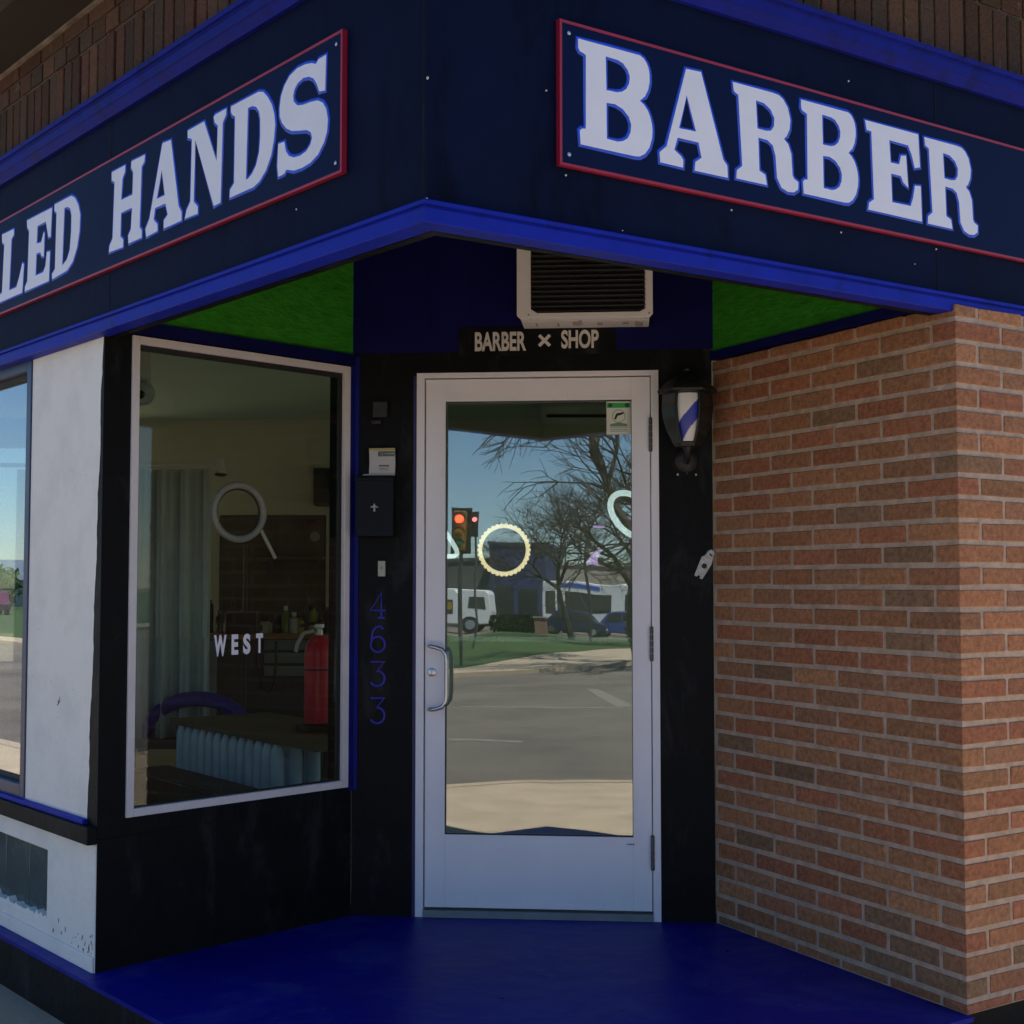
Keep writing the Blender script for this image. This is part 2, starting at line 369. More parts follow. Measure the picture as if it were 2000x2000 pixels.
# door wall
DO = (.253, 1.208, -1, 2.132)
mb = MB(); FD.wall(mb, 0, FD.L, 0, 2.214, [DO], -.15, 0); part(mb, 'door_wall', 'black_paint')
mb = MB(); FD.wall(mb, -.02, FD.L + .02, 2.214, 3.29, [], -.15, .001)
part(mb, 'upper_door_wall', 'darkblue')
mb = MB()
for s in (.30, 1.06): part(FD.box(MB(), s, s + .006, .0012, .004, 2.32, 2.739), 'panel_joint', 'darkblue')
# window wall on the left of the entry
mb = MB(); mb.prism([FW.xy(0, 0), FW.xy(.03, 0), FW.xy(.03, -.05)], 0, 2.163); FW.wall(mb, 0.03, 1.092, 0, 2.163, [(.106, 1.070, .502, 2.156)], -.12, 0); part(mb, 'window_wall', 'black_paint')
part(FW.box(MB(), .03, 1.09, -.12, .012, 2.163, 2.208), 'wall_trim', 'darkblue'); part(FS.box(MB(), .005, 1.20, -.05, .010, 2.166, 2.2), 'wall_trim', 'darkblue')
part(FW.box(MB(), 1.074, 1.0905, 0, .010, .487, 2.160), 'trim_strip', 'bluestrip'); part(FD.box(MB(), .004, .022, 0, .006, .487, 2.2), 'trim_strip', 'bluestrip')
part(FW.box(MB(), 0.08, 1.094, -.12, -.004, 2.208, 3.29), 'green_wall', 'green'); part(FS.box(MB(), .0, 1.10, -.1, -.004, 2.2, 3.29), 'green_wall', 'green')
# kick board joint
mb = MB(); FW.box(mb, .0, 1.08, .0, .004, .36, .44); part(mb, 'kick_board', 'black_paint')
# splay window
wf = part(FW.ring(MB(), .104, 1.072, .500, 2.158, .028, -.012, .009), 'window', 'frame', bevel=.002)
FW.ring(MB(), .130, 1.046, .526, 2.132, .011, -.030, -.0125, wb=.006, wt=.020).build('gasket', M['gasket'], wf)
mb = MB(); FW.box(mb, .131, 1.045, -.019, -.015, .527, 2.131); mb.build('pane', M['winglass'], wf)
# left street wall, window and basement window
mb = MB(); FP.wall(mb, 0.03, 6.4, .42, 3.29, [(.645, 2.7, .50, 2.15)], -.035, 0); mb.prism([FP.xy(.0, 0), FP.xy(.03, 0), FP.xy(.03, -.02)], .42, 2.2); part(mb, 'street_wall', 'white_wall')
mb = MB(); FP.wall(mb, .03, 6.4, 0, .42, [(.41, 1.6, .085, .347)], -.035, .004); mb.prism([FP.xy(.0, .004), FP.xy(.03, .004), FP.xy(.03, -.02), FP.xy(0, .0)], 0, .42); part(mb, 'lower_street_wall', 'white_wall')
# hand painted black edge on the pier
rnd = random.Random(3); pts = []
for i in range(61):
    z = .50 + (2.153 - .50) * i / 60
    s = .078 - .07 * max(0, (z - .62) / 1.53) ** .85 + (rnd.random() - .5) * .006 + .004 * math.sin(z * 17)
    pts.append((s, z))
mb = MB(); FP.poly(mb, [(-.002, .478), (.079, .478)] + pts + [(-.002, 2.153)], 0, .0015); part(mb, 'black_paint_edge', 'black_paint')
mb = MB(); FP.box(mb, -.003, 6.4, 0, .036, .424, .482); part(mb, 'sill_band', 'black_paint', bevel=.004)
mb = MB(); FP.box(mb, .072, 6.4, 0.0006, .022, .482, .500); part(mb, 'sill_strip', 'blue', bevel=.003)
wf = part(FP.ring(MB(), .645, 2.7, .502, 2.15, .045, -.06, .006), 'street_window', mat('navy_frame', (.012, .028, .09), .4, .1), bevel=.003)
FP.ring(MB(), .69, 2.655, .547, 2.105, .016, -.062, -.03).build('gasket', M['gasket'], wf)
tp = math.tan(R(.5)); pv = [FP.pt(s, o - (z - 1.3) * tp, z) for o in (-.046, -.050) for s, z in ((.692, .549), (2.653, .549), (2.653, 2.103), (.692, 2.103))]
MB().add(pv, [(0, 1, 2, 3), (7, 6, 5, 4), (0, 4, 5, 1), (1, 5, 6, 2), (2, 6, 7, 3), (3, 7, 4, 0)]).build('pane', M['streetglass'], wf)
wf = part(FP.ring(MB(), .405, 1.61, .083, .350, .012, -.034, -.012), 'basement_window', 'white_wall'); FP.box(MB(), .41, 1.6, -.05, -.0405, .09, .34).build('backing', M['gasket'], wf)
mb = MB()
for i in range(5): FP.box(mb, .418 + i * .238, .418 + i * .238 + .2355, -.033, -.026, .096, .338)
mb.build('glass_block', M['blockglass'], wf, bevel=.01)
mb = MB(); rnd = random.Random(5)
pts = [(.41 + i * .02, .085 + .012 + rnd.random() * .022 * (1 if i % 2 else .3)) for i in range(60)]
FP.poly(mb, [(.41, .08)] + [(1.59, .08)] + pts[::-1], -.05, .002); mb.build('chipped_putty', M['white_wall'], wf)
# old plaster ledge under the basement window
mb = MB(); FP.box(mb, .0, 6.4, .004, .012, .0, .052); part(mb, 'base_ledge', 'white_wall', bevel=.004)
chip = mat('bare_patch', (.05, .045, .04), .9, .4, 30)
rnd = random.Random(77)
def blot(s, z, r_, o=.0045, st=1.0):
    k = rnd.randint(7, 10); pts = [(s + r_ * rnd.uniform(.35, 1.1) * math.cos(6.283 * i / k), z + st * r_ * rnd.uniform(.35, 1.1) * math.sin(6.283 * i / k)) for i in range(k)]
    part(FP.poly(MB(), pts, o - .002, o), 'paint_chip', chip)
for s, z, r_, st in ((.345, .875, .007, 1.6), (.355, .865, .005, .8), (.335, .885, .0025, 5)): blot(s, z, r_, .0007, st)
for i in range(26):
    s = abs(rnd.gauss(.12, .11)) + .012; z = .056 + abs(rnd.gauss(0, .035)) + s * .02
    blot(s, z, rnd.uniform(.0015, .0055), .0047, rnd.uniform(.6, 3.0))
for i in range(9): blot(rnd.uniform(.15, .62), .425 - abs(rnd.gauss(0, .008)), rnd.uniform(.001, .003), .0047, .6)
for i in range(10): blot(rnd.uniform(.12, .62), rnd.uniform(.6, 1.9), rnd.uniform(.0008, .0016), .0007, 1.5)

# ---------------- brickwork ----------------
PAL = [(.36, .162, .082), (.39, .175, .088), (.35, .155, .082), (.37, .150, .080), (.34, .165, .088), (.32, .155, .084), (.41, .195, .095), (.36, .143, .076), (.37, .170, .084)]
DARK = [(.25, .145, .082), (.26, .152, .088), (.29, .145, .072)]
rnd = random.Random(11)
def shade():
    c = rnd.choice(PAL) if rnd.random() > .11 else rnd.choice(DARK); k = rnd.uniform(.88, 1.12)
    return tuple(v * k for v in c)
MOD, CR, J = .2285, .0692, .0150
OB = .012     # front face stands proud
mb = MB()
corner = isect(FS, 0, FB, OB)
cs = (corner - FS.xy(0, 0)).dot(FS.d); cf = (corner - FB.xy(0, OB)).dot(FB.d)
for k in range(-19, 13):
    z0 = 1.285 + CR * k + .0085; z1 = 1.285 + CR * (k + 1) - .0085
    z0 = max(z0, .004); z1 = min(z1, 2.160)
    if z1 - z0 < .008: continue
    A = (k % 2 == 0)
    ls, lf = (.2145, .098) if A else (.098, .2145)
    jz = rnd.uniform(-.001, .001); z0 += jz; z1 += jz
    mb.c = shade()
    a = FS.xy(cs - ls, 0); b = corner; c = FB.xy(cf + lf, OB)
    mb.prism([a, b, c, a + (c - b)], z0, z1)
    s = cs - ls - J                       # along the side wall back to the door
    while s > .012:
        e = max(.002, s - (MOD - J)); mb.c = shade(); o = rnd.uniform(-.0012, .0008)
        FS.box(mb, e, s, -.06, o, z0 + rnd.uniform(-.0008, .0008), z1); s = e - J
    s = cf + lf + J                       # along the street front
    while s < 1.0:
        e = s + (MOD - J); mb.c = shade(); o = OB + rnd.uniform(-.0012, .0008)
        FB.box(mb, s, e, -.06, o, z0, z1 + rnd.uniform(-.0008, .0008)); s = e + J
jr = random.Random(8)
mb.v = [(x + jr.uniform(-.0013, .0013), y + jr.uniform(-.0013, .0013), z + jr.uniform(-.0019, .0019)) for x, y, z in mb.v]
bw = part(mb, 'brick_wall', 'brick', tint=True, bevel=.003)
mb = MB(); cm = isect(FS, -.004, FB, OB - .004)
mb.prism([FS.xy(0.001, -.004), cm, FB.xy(1.0, OB - .004), FB.xy(1.0, -.15), isect(FS, -.15, FB, -.15), FS.xy(0.001, -.15)], .0005, 2.158)
mb.build('mortar', M['mortar'], bw)
mb = MB(); FB.box(mb, .12, 5.0, -.15, -.03, 2.16, 3.29); part(mb, 'upper_right_wall', 'oldbrick' if 0 else 'mortar')

mb = MB(); FB.wall(mb, 1.0, 5.0, .0, 2.16, [(1.15, 4.8, .5, 2.1)], -.15, 0.0); part(mb, 'right_street_wall', 'mortar')
wf = part(FB.ring(MB(), 1.15, 4.8, .5, 2.1, .05, -.1, -.02), 'street_window', 'frame')  # unseen window added on this side to let street light into the room
mb = MB(); FB.box(mb, 1.2, 4.75, -.07, -.065, .55, 2.05); mb.build('pane', M['winglass'], wf)
# ---------------- fascia ----------------
part(sweep(MB(), [(-.07, 2.19), (-.02, 2.19), (-.02, 2.87), (-.07, 2.87)]), 'fascia_board', 'navy')
part(sweep(MB(), [(-.062, 2.140), (-.002, 2.140), (0, 2.143), (0, 2.175), (-.006, 2.178), (-.006, 2.182), (.003, 2.184), (.003, 2.193), (-.001, 2.196), (-.062, 2.196)]), 'lower_trim', 'blue')
part(sweep(MB(), [(-.07, 2.858), (-.004, 2.858), (0.0, 2.866), (.012, 2.884), (.018, 2.888), (.022, 2.913), (.026, 2.915), (.026, 2.920), (.034, 2.922), (.036, 2.936), (-.07, 2.936)]), 'upper_trim', 'bluetop_dim')
for f, s in ((FL, 1.79), (FR, 1.835), (FL, 4.2), (FR, 4.2), (FR, .005)): part(f.box(MB(), s, s + .0045, -.0195, -.0188, 2.2, 2.86), 'board_seam', 'black_paint')
for f, s, z, r in ((FL, .015, 2.49, .004), (FL, .017, 2.20, .0045), (FL, .60, 2.300, .0028), (FL, .34, 2.198, .002), (FR, .36, 2.53, .0025), (FR, .42, 2.325, .0028), (FR, .98, 2.322, .003), (FR, 1.41, 2.322, .003), (FR, 1.83, 2.33, .003), (FR, 1.45, 2.78, .003), (FR, 1.73, 2.27, .002), (FR, .6, 2.21, .002), (FD, .243, .80, .0022), (FD, .241, .675, .0022)):
    part(MB().lathe(f.pt(s, -.0195 if z > 2.197 else 0.0, z), [(r, 0), (r * .8, .002)], 8, axis=(*f.n, 0)), 'nail_head', 'offwhite')
part(sweep(MB(), [(-.10, 2.1415), (-.072, 2.1415), (-.072, 2.74), (-.10, 2.74)], 7, 5), 'fascia_back', 'black_paint')
# soldier course, rowlock course, dark projecting cornice
rnd = random.Random(21)
mb = MB()
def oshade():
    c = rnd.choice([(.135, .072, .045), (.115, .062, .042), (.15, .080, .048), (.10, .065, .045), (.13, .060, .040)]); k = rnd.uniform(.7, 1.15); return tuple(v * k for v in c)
for f in (FL, FR):
    s = .03 if f is FL else .04
    while s < 5:
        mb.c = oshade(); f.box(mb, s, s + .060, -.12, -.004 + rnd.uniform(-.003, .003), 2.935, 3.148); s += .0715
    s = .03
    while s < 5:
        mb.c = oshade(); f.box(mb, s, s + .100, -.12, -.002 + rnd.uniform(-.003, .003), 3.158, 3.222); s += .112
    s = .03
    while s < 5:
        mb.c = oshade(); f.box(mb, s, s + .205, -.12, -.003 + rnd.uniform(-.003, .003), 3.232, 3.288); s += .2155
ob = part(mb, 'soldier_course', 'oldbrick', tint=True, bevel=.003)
sweep(MB(), [(-.16, 2.90), (-.012, 2.90), (-.012, 3.29), (-.16, 3.29)], 7, 5).build('mortar', mat('old_mortar', (.10, .08, .065), .95, .3, 14, bump=.5), ob)
part(sweep(MB(), [(-.3, 3.292), (.22, 3.292), (.24, 3.31), (.24, 3.40), (-.3, 3.40)], 7, 5), 'cornice', mat('dark_cornice', (.030, .020, .015), .9, .3, 5))
part(sweep(MB(), [(-.012, 3.280), (.010, 3.280), (.010, 3.2915), (-.012, 3.2915)], 7, 5), 'flashing', mat('old_flashing', (.22, .17, .13), .7, .5, 9))
foot = [FP.xy(6.4, -.02), FP.xy(0, -.02), isect(FL, -.05, FR, -.05), FB.xy(0, -.02), FB.xy(5, -.02), (6.5, 9.66), (-5.6, 9.66)]
part(MB().prism(foot, 3.295, 3.42), 'roof', mat('roofing', (.08, .08, .08), .9, .2))
cc = isect(FL, -.09, FR, -.09)
part(MB().prism([cc, FR.xy(1.9, -.09), (.8, 5.3), (-.65, 5.42), FL.xy(1.95, -.09)], 2.74, 2.78), 'porch_ceiling', 'darkblue')
# interior shell
BK = Frame((-5.7, 9.5), (6.6, 9.5), (0, -1))
fill_openings = [(1.0, 3.0, .7, 2.3), (7.6, 11.6, .7, 2.3)]  # unseen openings added in the back wall so daylight brightens the interior
part(BK.wall(MB(), 0, 12.3, 0, 3.29, fill_openings, -.15, 0), 'back_wall', 'beige')
for h in fill_openings:
    wf = part(BK.ring(MB(), h[0], h[1], h[2], h[3], .05, -.12, -.05), 'added_fill_window', 'frame'); BK.box(MB(), h[0] + .05, h[1] - .05, -.09, -.085, h[2] + .05, h[3] - .05).build('pane', M['winglass'], wf)
mb = MB().prism([FB.xy(5.02, -.2), (6.5, 9.6), (6.65, 9.6), FB.xy(5.2, -.1)], 0, 3.29); part(mb, 'end_wall', 'beige')
ins = [FP.xy(6.3, -.036), isect(FP, -.036, FW, -.12), isect(FW, -.12, FD, -.15), isect(FD, -.15, FS, -.15), isect(FS, -.15, FB, -.15), FB.xy(5, -.15), (6.45, 9.5), (-5.6, 9.5)]
part(MB().prism(ins, 2.45, 2.50), 'interior_ceiling', 'ceilingp')
part(MB().prism(ins, -.05, .0), 'interior_floor', mat('floor_tile', (.30, .28, .25), .4, .1, 2))

# ---------------- the door ----------------
fm = MB(); FD.box(fm, .253, .284, -.11, .006, 0.0, 2.132); FD.box(fm, 1.178, 1.208, -.11, .006, 0.0, 2.132); FD.box(fm, .284, 1.178, -.11, .0054, 2.112, 2.132)
part(fm, 'door_frame', 'alu', bevel=.0015)
mb = MB(); FD.box(mb, .284, 1.178, -.11, .012, 0.001, .028); part(mb, 'threshold', mat('aluminium_sill', (.25, .28, .30), .4, .1, metal=.6))
dm = MB()
FD.box(dm, .288, .368, -.055, -.008, .036, 2.107); FD.box(dm, 1.102, 1.174, -.055, -.008, .036, 2.107)
FD.box(dm, .368, 1.102, -.055, -.0083, 2.018, 2.107); FD.box(dm, .368, 1.102, -.055, -.0083, .036, .318)
door = part(dm, 'door', 'alu', bevel=.0015)
mb = MB(); FD.ring(mb, .356, 1.114, .306, 2.030, .011, -.012, -.004); mb.build('glazing_bead', M['alu'], door)
FD.ring(MB(), .366, 1.104, .316, 2.020, .004, -.03, -.0085).build('gasket', M['gasket'], door)
# glass leans back by half a degree in its channel, as the level of the reflection shows
t = math.tan(R(.56)); zc = 1.15
pv = []
for o in (-.030, -.034):
    for s, z in ((.366, .316), (1.104, .316), (1.104, 2.02), (.366, 2.02)): pv.append(FD.pt(s, o - (z - zc) * t * 1.0 , z))
MB().add(pv, [(0, 1, 2, 3), (7, 6, 5, 4), (0, 4, 5, 1), (1, 5, 6, 2), (2, 6, 7, 3), (3, 7, 4, 0)]).build('pane', M['doorglass'], door)
def handle_pts(o0, o1, off=0):
    zt, zb = 1.052, .805; P = [(.312, o0, zt), (.312, o0 + .01, zt)]
    P = [(.311, o0, zt), (.311, o1 * .55, zt), (.318, o1 * .9, zt - .001), (.335, o1, zt - .003), (.362, o1, zt - .012), (.377, o1, zt - .032), (.380, o1, zt - .06), (.380, o1, zb + .06), (.377, o1, zb + .032), (.362, o1, zb + .012), (.335, o1, zb + .003), (.318, o1 * .9, zb + .001), (.311, o1 * .55, zb), (.311, o0, zb)]
    return [FD.pt(*p) for p in P]
MB().tube(handle_pts(-.008, .045), .0085, 12).build('pull_handle', M['steel'], door, smooth=True)
mb = MB(); mb.lathe(FD.pt(.315, -.008, .948), [(.016, 0), (.016, .006), (.012, .008)], 20, axis=(*FD.n, 0)); mb.build('lock_cylinder', M['steel'], door, smooth=True)
mb = MB(); FD.box(mb, .3145, .3155, .0, .0005, .941, .955); mb.build('keyhole', M['gasket'], door)
hinge_m = M['darksteel']
for z in (1.878, 1.063, .262):
    mb = MB()
    for i in range(5):
        a = FD.pt(1.176, .006, z - .062 + i * .0248); mb.lathe(a, [(.0075, .0008), (.0075, .024)], 12)
    mb.lathe(FD.pt(1.176, .006, z - .067), [(.005, 0), (.0085, .005)], 12); mb.lathe(FD.pt(1.176, .006, z + .0622), [(.0085, 0), (.005, .005)], 12)
    mb.build('hinge', hinge_m, door, smooth=True)
mb = MB(); FD.box(mb, .36, 1.11, -.11, -.085, 1.066, 1.085); mb.build('push_bar', M['steel'], door)
# blue-edged seam beside the door frame
mb = MB(); FD.box(mb, .240, .2525, 0, .0035, .0, 2.12); part(mb, 'frame_edge_paint', mat('violet_blue_edge', (.02, .018, .10), .5, .2))

mk = mat('maker_mark_ink', (.10, .11, .22), .6)
for s, w_ in ((1.078, .006), (1.086, .010), (1.098, .008)): FD.box(MB(), s, s + w_, -.0082, -.0077, .288, .293).build('maker_mark', mk, door)
# ---------------- writing ----------------
GLYPHS_R = [[[(448,2678),(535,2678),(623,2678),(649,2678),(662,2672),(671,2662),(678,2649),(681,2632),(681,2614),(676,2592),(665,2572),(648,2557),(662,2549),(675,2535),(683,2519),(688,2502),(690,2485),(688,2464),(679,2438),(664,2419),(647,2409),(629,2407),(456,2407),(453,2442),(460,2448),(472,2450),(473,2640),(468,2643),(454,2647),(449,2655)],[(536,2651),(575,2650),(593,2645),(608,2631),(615,2615),(613,2597),(604,2580),(589,2569),(571,2564),(538,2563)],[(538,2530),(567,2532),(592,2524),(611,2508),(619,2489),(617,2468),(607,2450),(592,2440),(574,2435),(539,2436)]],[[(807,2676),(860,2678),(938,2451),(952,2438),(954,2404),(835,2404),(838,2428),(860,2443),(850,2483),(776,2483),(764,2448),(787,2435),(795,2426),(794,2405),(716,2406),(714,2433),(738,2453)],[(809,2605),(841,2511),(781,2509)]],[[(1765,2666),(1919,2666),(1940,2664),(1957,2655),(1974,2635),(1984,2601),(1980,2573),(1969,2552),(1958,2542),(1974,2530),(1986,2504),(1990,2443),(1996,2434),(2013,2427),(2011,2405),(1995,2395),(1971,2393),(1947,2401),(1930,2426),(1925,2487),(1915,2516),(1895,2527),(1859,2528),(1862,2435),(1884,2427),(1890,2399),(1776,2399),(1778,2422),(1798,2437),(1786,2634),(1770,2641)],[(1851,2632),(1883,2630),(1909,2616),(1922,2595),(1920,2571),(1908,2556),(1887,2552),(1856,2553)]],[[(1502,2669),(1737,2669),(1743,2568),(1720,2562),(1707,2599),(1691,2627),(1606,2628),(1611,2560),(1649,2561),(1658,2589),(1680,2593),(1688,2497),(1667,2508),(1656,2527),(1612,2527),(1615,2440),(1698,2441),(1710,2468),(1719,2507),(1745,2510),(1748,2401),(1511,2402),(1515,2423),(1536,2437),(1529,2640),(1509,2641)]]]
GLYPHS_L = [[[(435,2669),(440,2576),(467,2581),(479,2604),(495,2623),(518,2635),(548,2640),(576,2634),(592,2621),(598,2605),(594,2589),(575,2573),(547,2567),(506,2564),(474,2559),(449,2546),(433,2525),(425,2496),(429,2465),(443,2440),(472,2415),(508,2402),(549,2398),(591,2400),(630,2412),(641,2403),(671,2402),(676,2434),(672,2493),(641,2491),(633,2464),(616,2446),(592,2436),(559,2433),(527,2438),(508,2451),(500,2466),(507,2483),(527,2494),(565,2502),(603,2511),(631,2525),(654,2546),(666,2567),(667,2591),(660,2622),(643,2646),(615,2666),(577,2675),(539,2674),(507,2668),(484,2659),(471,2668)]],[[(939,2669),(783,2668),(757,2661),(732,2640),(709,2612),(696,2583),(691,2551),(697,2509),(711,2471),(738,2436),(773,2413),(804,2404),(941,2403),(939,2426),(916,2440),(914,2633),(930,2642),(939,2654)],[(842,2638),(819,2638),(795,2629),(779,2613),(771,2588),(770,2540),(775,2497),(792,2462),(815,2443),(835,2435),(848,2434)]],[[(1206,2667),(1102,2668),(1022,2530),(1016,2633),(1036,2648),(1042,2665),(1036,2670),(967,2671),(969,2653),(988,2634),(996,2401),(1036,2400),(1157,2627),(1163,2440),(1137,2420),(1137,2398),(1218,2400),(1207,2424),(1183,2445),(1178,2634),(1205,2645)]],[[(1750,2666),(1646,2666),(1649,2644),(1667,2626),(1673,2556),(1588,2555),(1584,2629),(1601,2646),(1599,2667),(1501,2665),(1504,2644),(1524,2631),(1532,2437),(1516,2425),(1517,2400),(1612,2400),(1615,2426),(1595,2444),(1589,2513),(1674,2513),(1676,2435),(1654,2421),(1655,2396),(1762,2399),(1759,2419),(1735,2440),(1726,2627),(1749,2639)]],[[(1376,2671),(1318,2667),(1261,2447),(1241,2425),(1241,2399),(1359,2398),(1359,2423),(1333,2436),(1349,2475),(1423,2476),(1432,2441),(1405,2421),(1404,2399),(1482,2396),(1488,2422),(1460,2450)],[(1379,2587),(1355,2502),(1411,2502)]],[[(2238,2662),(2087,2661),(2053,2646),(2023,2614),(2007,2577),(2011,2521),(2029,2467),(2065,2423),(2114,2400),(2248,2392),(2249,2411),(2223,2424),(2217,2628),(2237,2639)],[(2148,2630),(2120,2629),(2094,2617),(2082,2592),(2082,2535),(2092,2469),(2116,2439),(2158,2425)]],[[(2502,2658),(2261,2656),(2270,2551),(2291,2554),(2316,2617),(2398,2616),(2402,2551),(2358,2547),(2337,2580),(2328,2577),(2333,2490),(2351,2495),(2366,2513),(2404,2514),(2408,2432),(2334,2432),(2313,2451),(2302,2501),(2273,2498),(2280,2391),(2511,2391),(2510,2407),(2487,2425),(2478,2614),(2498,2632)]],[[(2761,2655),(2635,2653),(2637,2631),(2660,2619),(2673,2421),(2598,2421),(2571,2453),(2542,2503),(2526,2498),(2538,2391),(2820,2391),(2811,2416),(2749,2424),(2734,2612),(2758,2625)]]]

def shift(g, dx, dy=0): return [[(x + dx, y + dy) for x, y in c] for c in g]
GLYPHS_R += [shift(GLYPHS_R[2], 976 - 1766, 9), shift(GLYPHS_R[0], 1239 - 450)]
# order: B A R(final) E ; the middle R and second B repeat the same glyphs
def narrow(g, x0, k): return [[(x0 + (x - x0) * k, y) for x, y in c] for c in g]
GLYPHS_R[5] = narrow(GLYPHS_R[5], 1237, .96)
def sign(fr, s0, s1, z0, z1, words, label):
    o1 = -.006
    r = thing('sign_board', label, 'sign', fr.pt((s0 + s1) / 2, -.02, z0))
    mb = MB(); fr.box(mb, s0, s1, -.019, o1, z0, z1); mb.build('board', M['signnavy'], r, bevel=.001)
    mb = MB(); fr.ring(mb, s0 - .001, s1 + .001, z0 - .001, z1 + .001, .0075, -.0195, o1 + .0018); mb.build('border', M['red'], r)
    for w_ in words:
        contours(fr, w_, o1 + .0014, 'lettering', M['letter'], r, 'fill')
        contours(fr, w_, o1 + .0002, 'letter_outline', M['halo'], r, 'line', .0095)
    ss = [s0 + .028] + ([s1 - .028] if s1 < 3 else [])
    for s in ss:
        for z in (z0 + .03, z1 - .03):
            mb = MB(); mb.lathe(fr.pt(s, o1, z), [(.0055, 0), (.0055, .002), (.003, .0035)], 12, axis=(*fr.n, 0)); mb.build('screw', M['steel'], r, smooth=True)
    return r
sign(FR, .392, 2.75, 2.345, 2.716, [GLYPHS_R], 'navy sign with red border and white slab letters reading BARBER on the right fascia')
sign(FL, .360, 3.9, 2.343, 2.713, [GLYPHS_L[:5], GLYPHS_L[5:]], 'navy sign with red border and white slab letters reading LED HANDS on the left fascia')
# name over the door
r = thing('name_board', 'black painted board lettered BARBER x SHOP above the door', 'sign', FD.pt(.73, .002, 2.214))
mb = MB(); FD.box(mb, .42, 1.045, .001, .005, 2.200, 2.311); mb.build('board', M['black_paint'], r)
wl = mat('worn_white_vinyl', (.66, .62, .55), .6, .12, 30)
text(FD, 'BARBER', .485, .689, 2.216, 2.292, .0054, 'lettering', wl, r, off=.03)
text(FD, 'SHOP', .828, .975, 2.222, 2.295, .0054, 'lettering', wl, r, off=.03)
mb = MB()
for q in (1, -1):
    c = Vector((.7615, 2.255)); d = Vector((1, q)).normalized() * .030; n = Vector((-d.y, d.x)).normalized() * .0062
    FD.poly(mb, [tuple(c - d - n), tuple(c + d - n), tuple(c + d + n), tuple(c - d + n)], .005, .0062 + .0004 * q)
mb.build('cross_mark', wl, r)
# house number, four hand-drawn digits
def digit(name, label, paths, z0, z1):
    r = None; cu = bpy.data.curves.new(name, 'CURVE'); cu.dimensions = '3D'; cu.bevel_depth = .0050; cu.bevel_resolution = 1
    for path in paths:
        sp = cu.splines.new('POLY'); sp.points.add(len(path) - 1)
        for p, (x, y) in zip(sp.points, path): p.co = (.070 + x * .061, z0 + y * (z1 - z0), 0, 1)
    me = curve_mesh(cu, name)
    o = mesh_to(me, FD, lambda v: FD.pt(v.x, .0015 + v.z * .3, v.y), name, M['digit'], None)
    tag(o, label, 'house number')
arc = lambda cx, cy, rx, ry, a0, a1, n=14: [(cx + rx * math.cos(R(a0 + (a1 - a0) * i / n)), cy + ry * math.sin(R(a0 + (a1 - a0) * i / n))) for i in range(n + 1)]
digit('house_digit', 'blue digit 4, the topmost house number figure left of the door', [[(.72, 0), (.72, .98), (.02, .30), (1, .30)], [(.5, .01), (.95, .01)]], 1.160, 1.262)
digit('house_digit', 'blue digit 6, second figure down left of the door', [[(.85, .88)] + arc(.62, .62, .50, .38, 80, 180, 8) + arc(.50, .30, .46, .30, 180, 540, 22)], 1.026, 1.128)
three = [[(.05, 1), (.95, 1), (.45, .62)] + arc(.48, .31, .48, .31, 80, -150, 16)]
digit('house_digit', 'blue flat-topped digit 3, just under the 6', three, .893, .988)
digit('house_digit', 'blue flat-topped digit 3, the lowest figure of the house number', three, .747, .846)
# WEST on the window
r = thing('window_lettering', 'white letters spelling WEST stuck low on the entry window', 'lettering', FW.pt(.57, -.028, 1.03))
text(FW, 'W', .461, .515, 1.032, 1.110, -.0140, 'letter', M['letter'], r, off=.045)
text(FW, 'E', .537, .566, 1.036, 1.110, -.0140, 'letter', M['letter'], r, off=.045)
text(FW, 'S', .588, .620, 1.036, 1.111, -.0140, 'letter', M['letter'], r, off=.045)
text(FW, 'T', .645, .676, 1.038, 1.111, -.0140, 'letter', M['letter'], r, off=.045)
# door sticker
def onglass(z): return -.030 - (z - zc) * t
r = thing('door_sticker', 'white and green firearms notice sticker in the top right corner of the door glass', 'sticker', FD.pt(1.05, onglass(1.95), 1.885))
def gpoly(pts, lift, m, nm):
    mb = MB(); n = len(pts)
    mb.add([FD.pt(s, onglass(z) + lift, z) for s, z in pts] + [FD.pt(s, onglass(z) + lift + .0003, z) for s, z in pts], [tuple(range(n)), tuple(range(n, 2 * n))[::-1]] + [(i, n + i, n + (i + 1) % n, (i + 1) % n) for i in range(n)])
    mb.build(nm, m, r)
gsk = mat('sticker_green', (.04, .42, .10), .6, .1); gsd = mat('sticker_dark_green', (.015, .10, .03), .6, .1); paper = mat('sticker_paper', (.72, .72, .62), .6, .05); ink = mat('ink', (.02, .02, .015), .6); faint = mat('faint_print', (.30, .36, .30), .6)
gpoly([(1.004, 1.884), (1.100, 1.884), (1.100, 2.015), (1.004, 2.015)], .0006, paper, 'card')
gpoly([(1.006, 1.990), (1.098, 1.990), (1.098, 2.010), (1.006, 2.010)], .0012, gsk, 'header_band')
for cx in (1.019, 1.085): gpoly([(cx + .009 * math.cos(R(a)), 2.0 + .009 * math.sin(R(a))) for a in range(0, 360, 30)], .0018, gsd, 'dot')
ro, ri = .0265, .0235
for k in range(24):
    a0, a1 = R(k * 15), R(k * 15 + 15.2)
    if k == 0: ringm = MB()
    q = [(1.052 + ro * math.cos(a0), 1.957 + ro * math.sin(a0)), (1.052 + ro * math.cos(a1), 1.957 + ro * math.sin(a1)), (1.052 + ri * math.cos(a1), 1.957 + ri * math.sin(a1)), (1.052 + ri * math.cos(a0), 1.957 + ri * math.sin(a0))]
    ringm.add([FD.pt(s, onglass(z) + .0013, z) for s, z in q], [(0, 1, 2, 3)])
ringm.build('circle', faint, r)
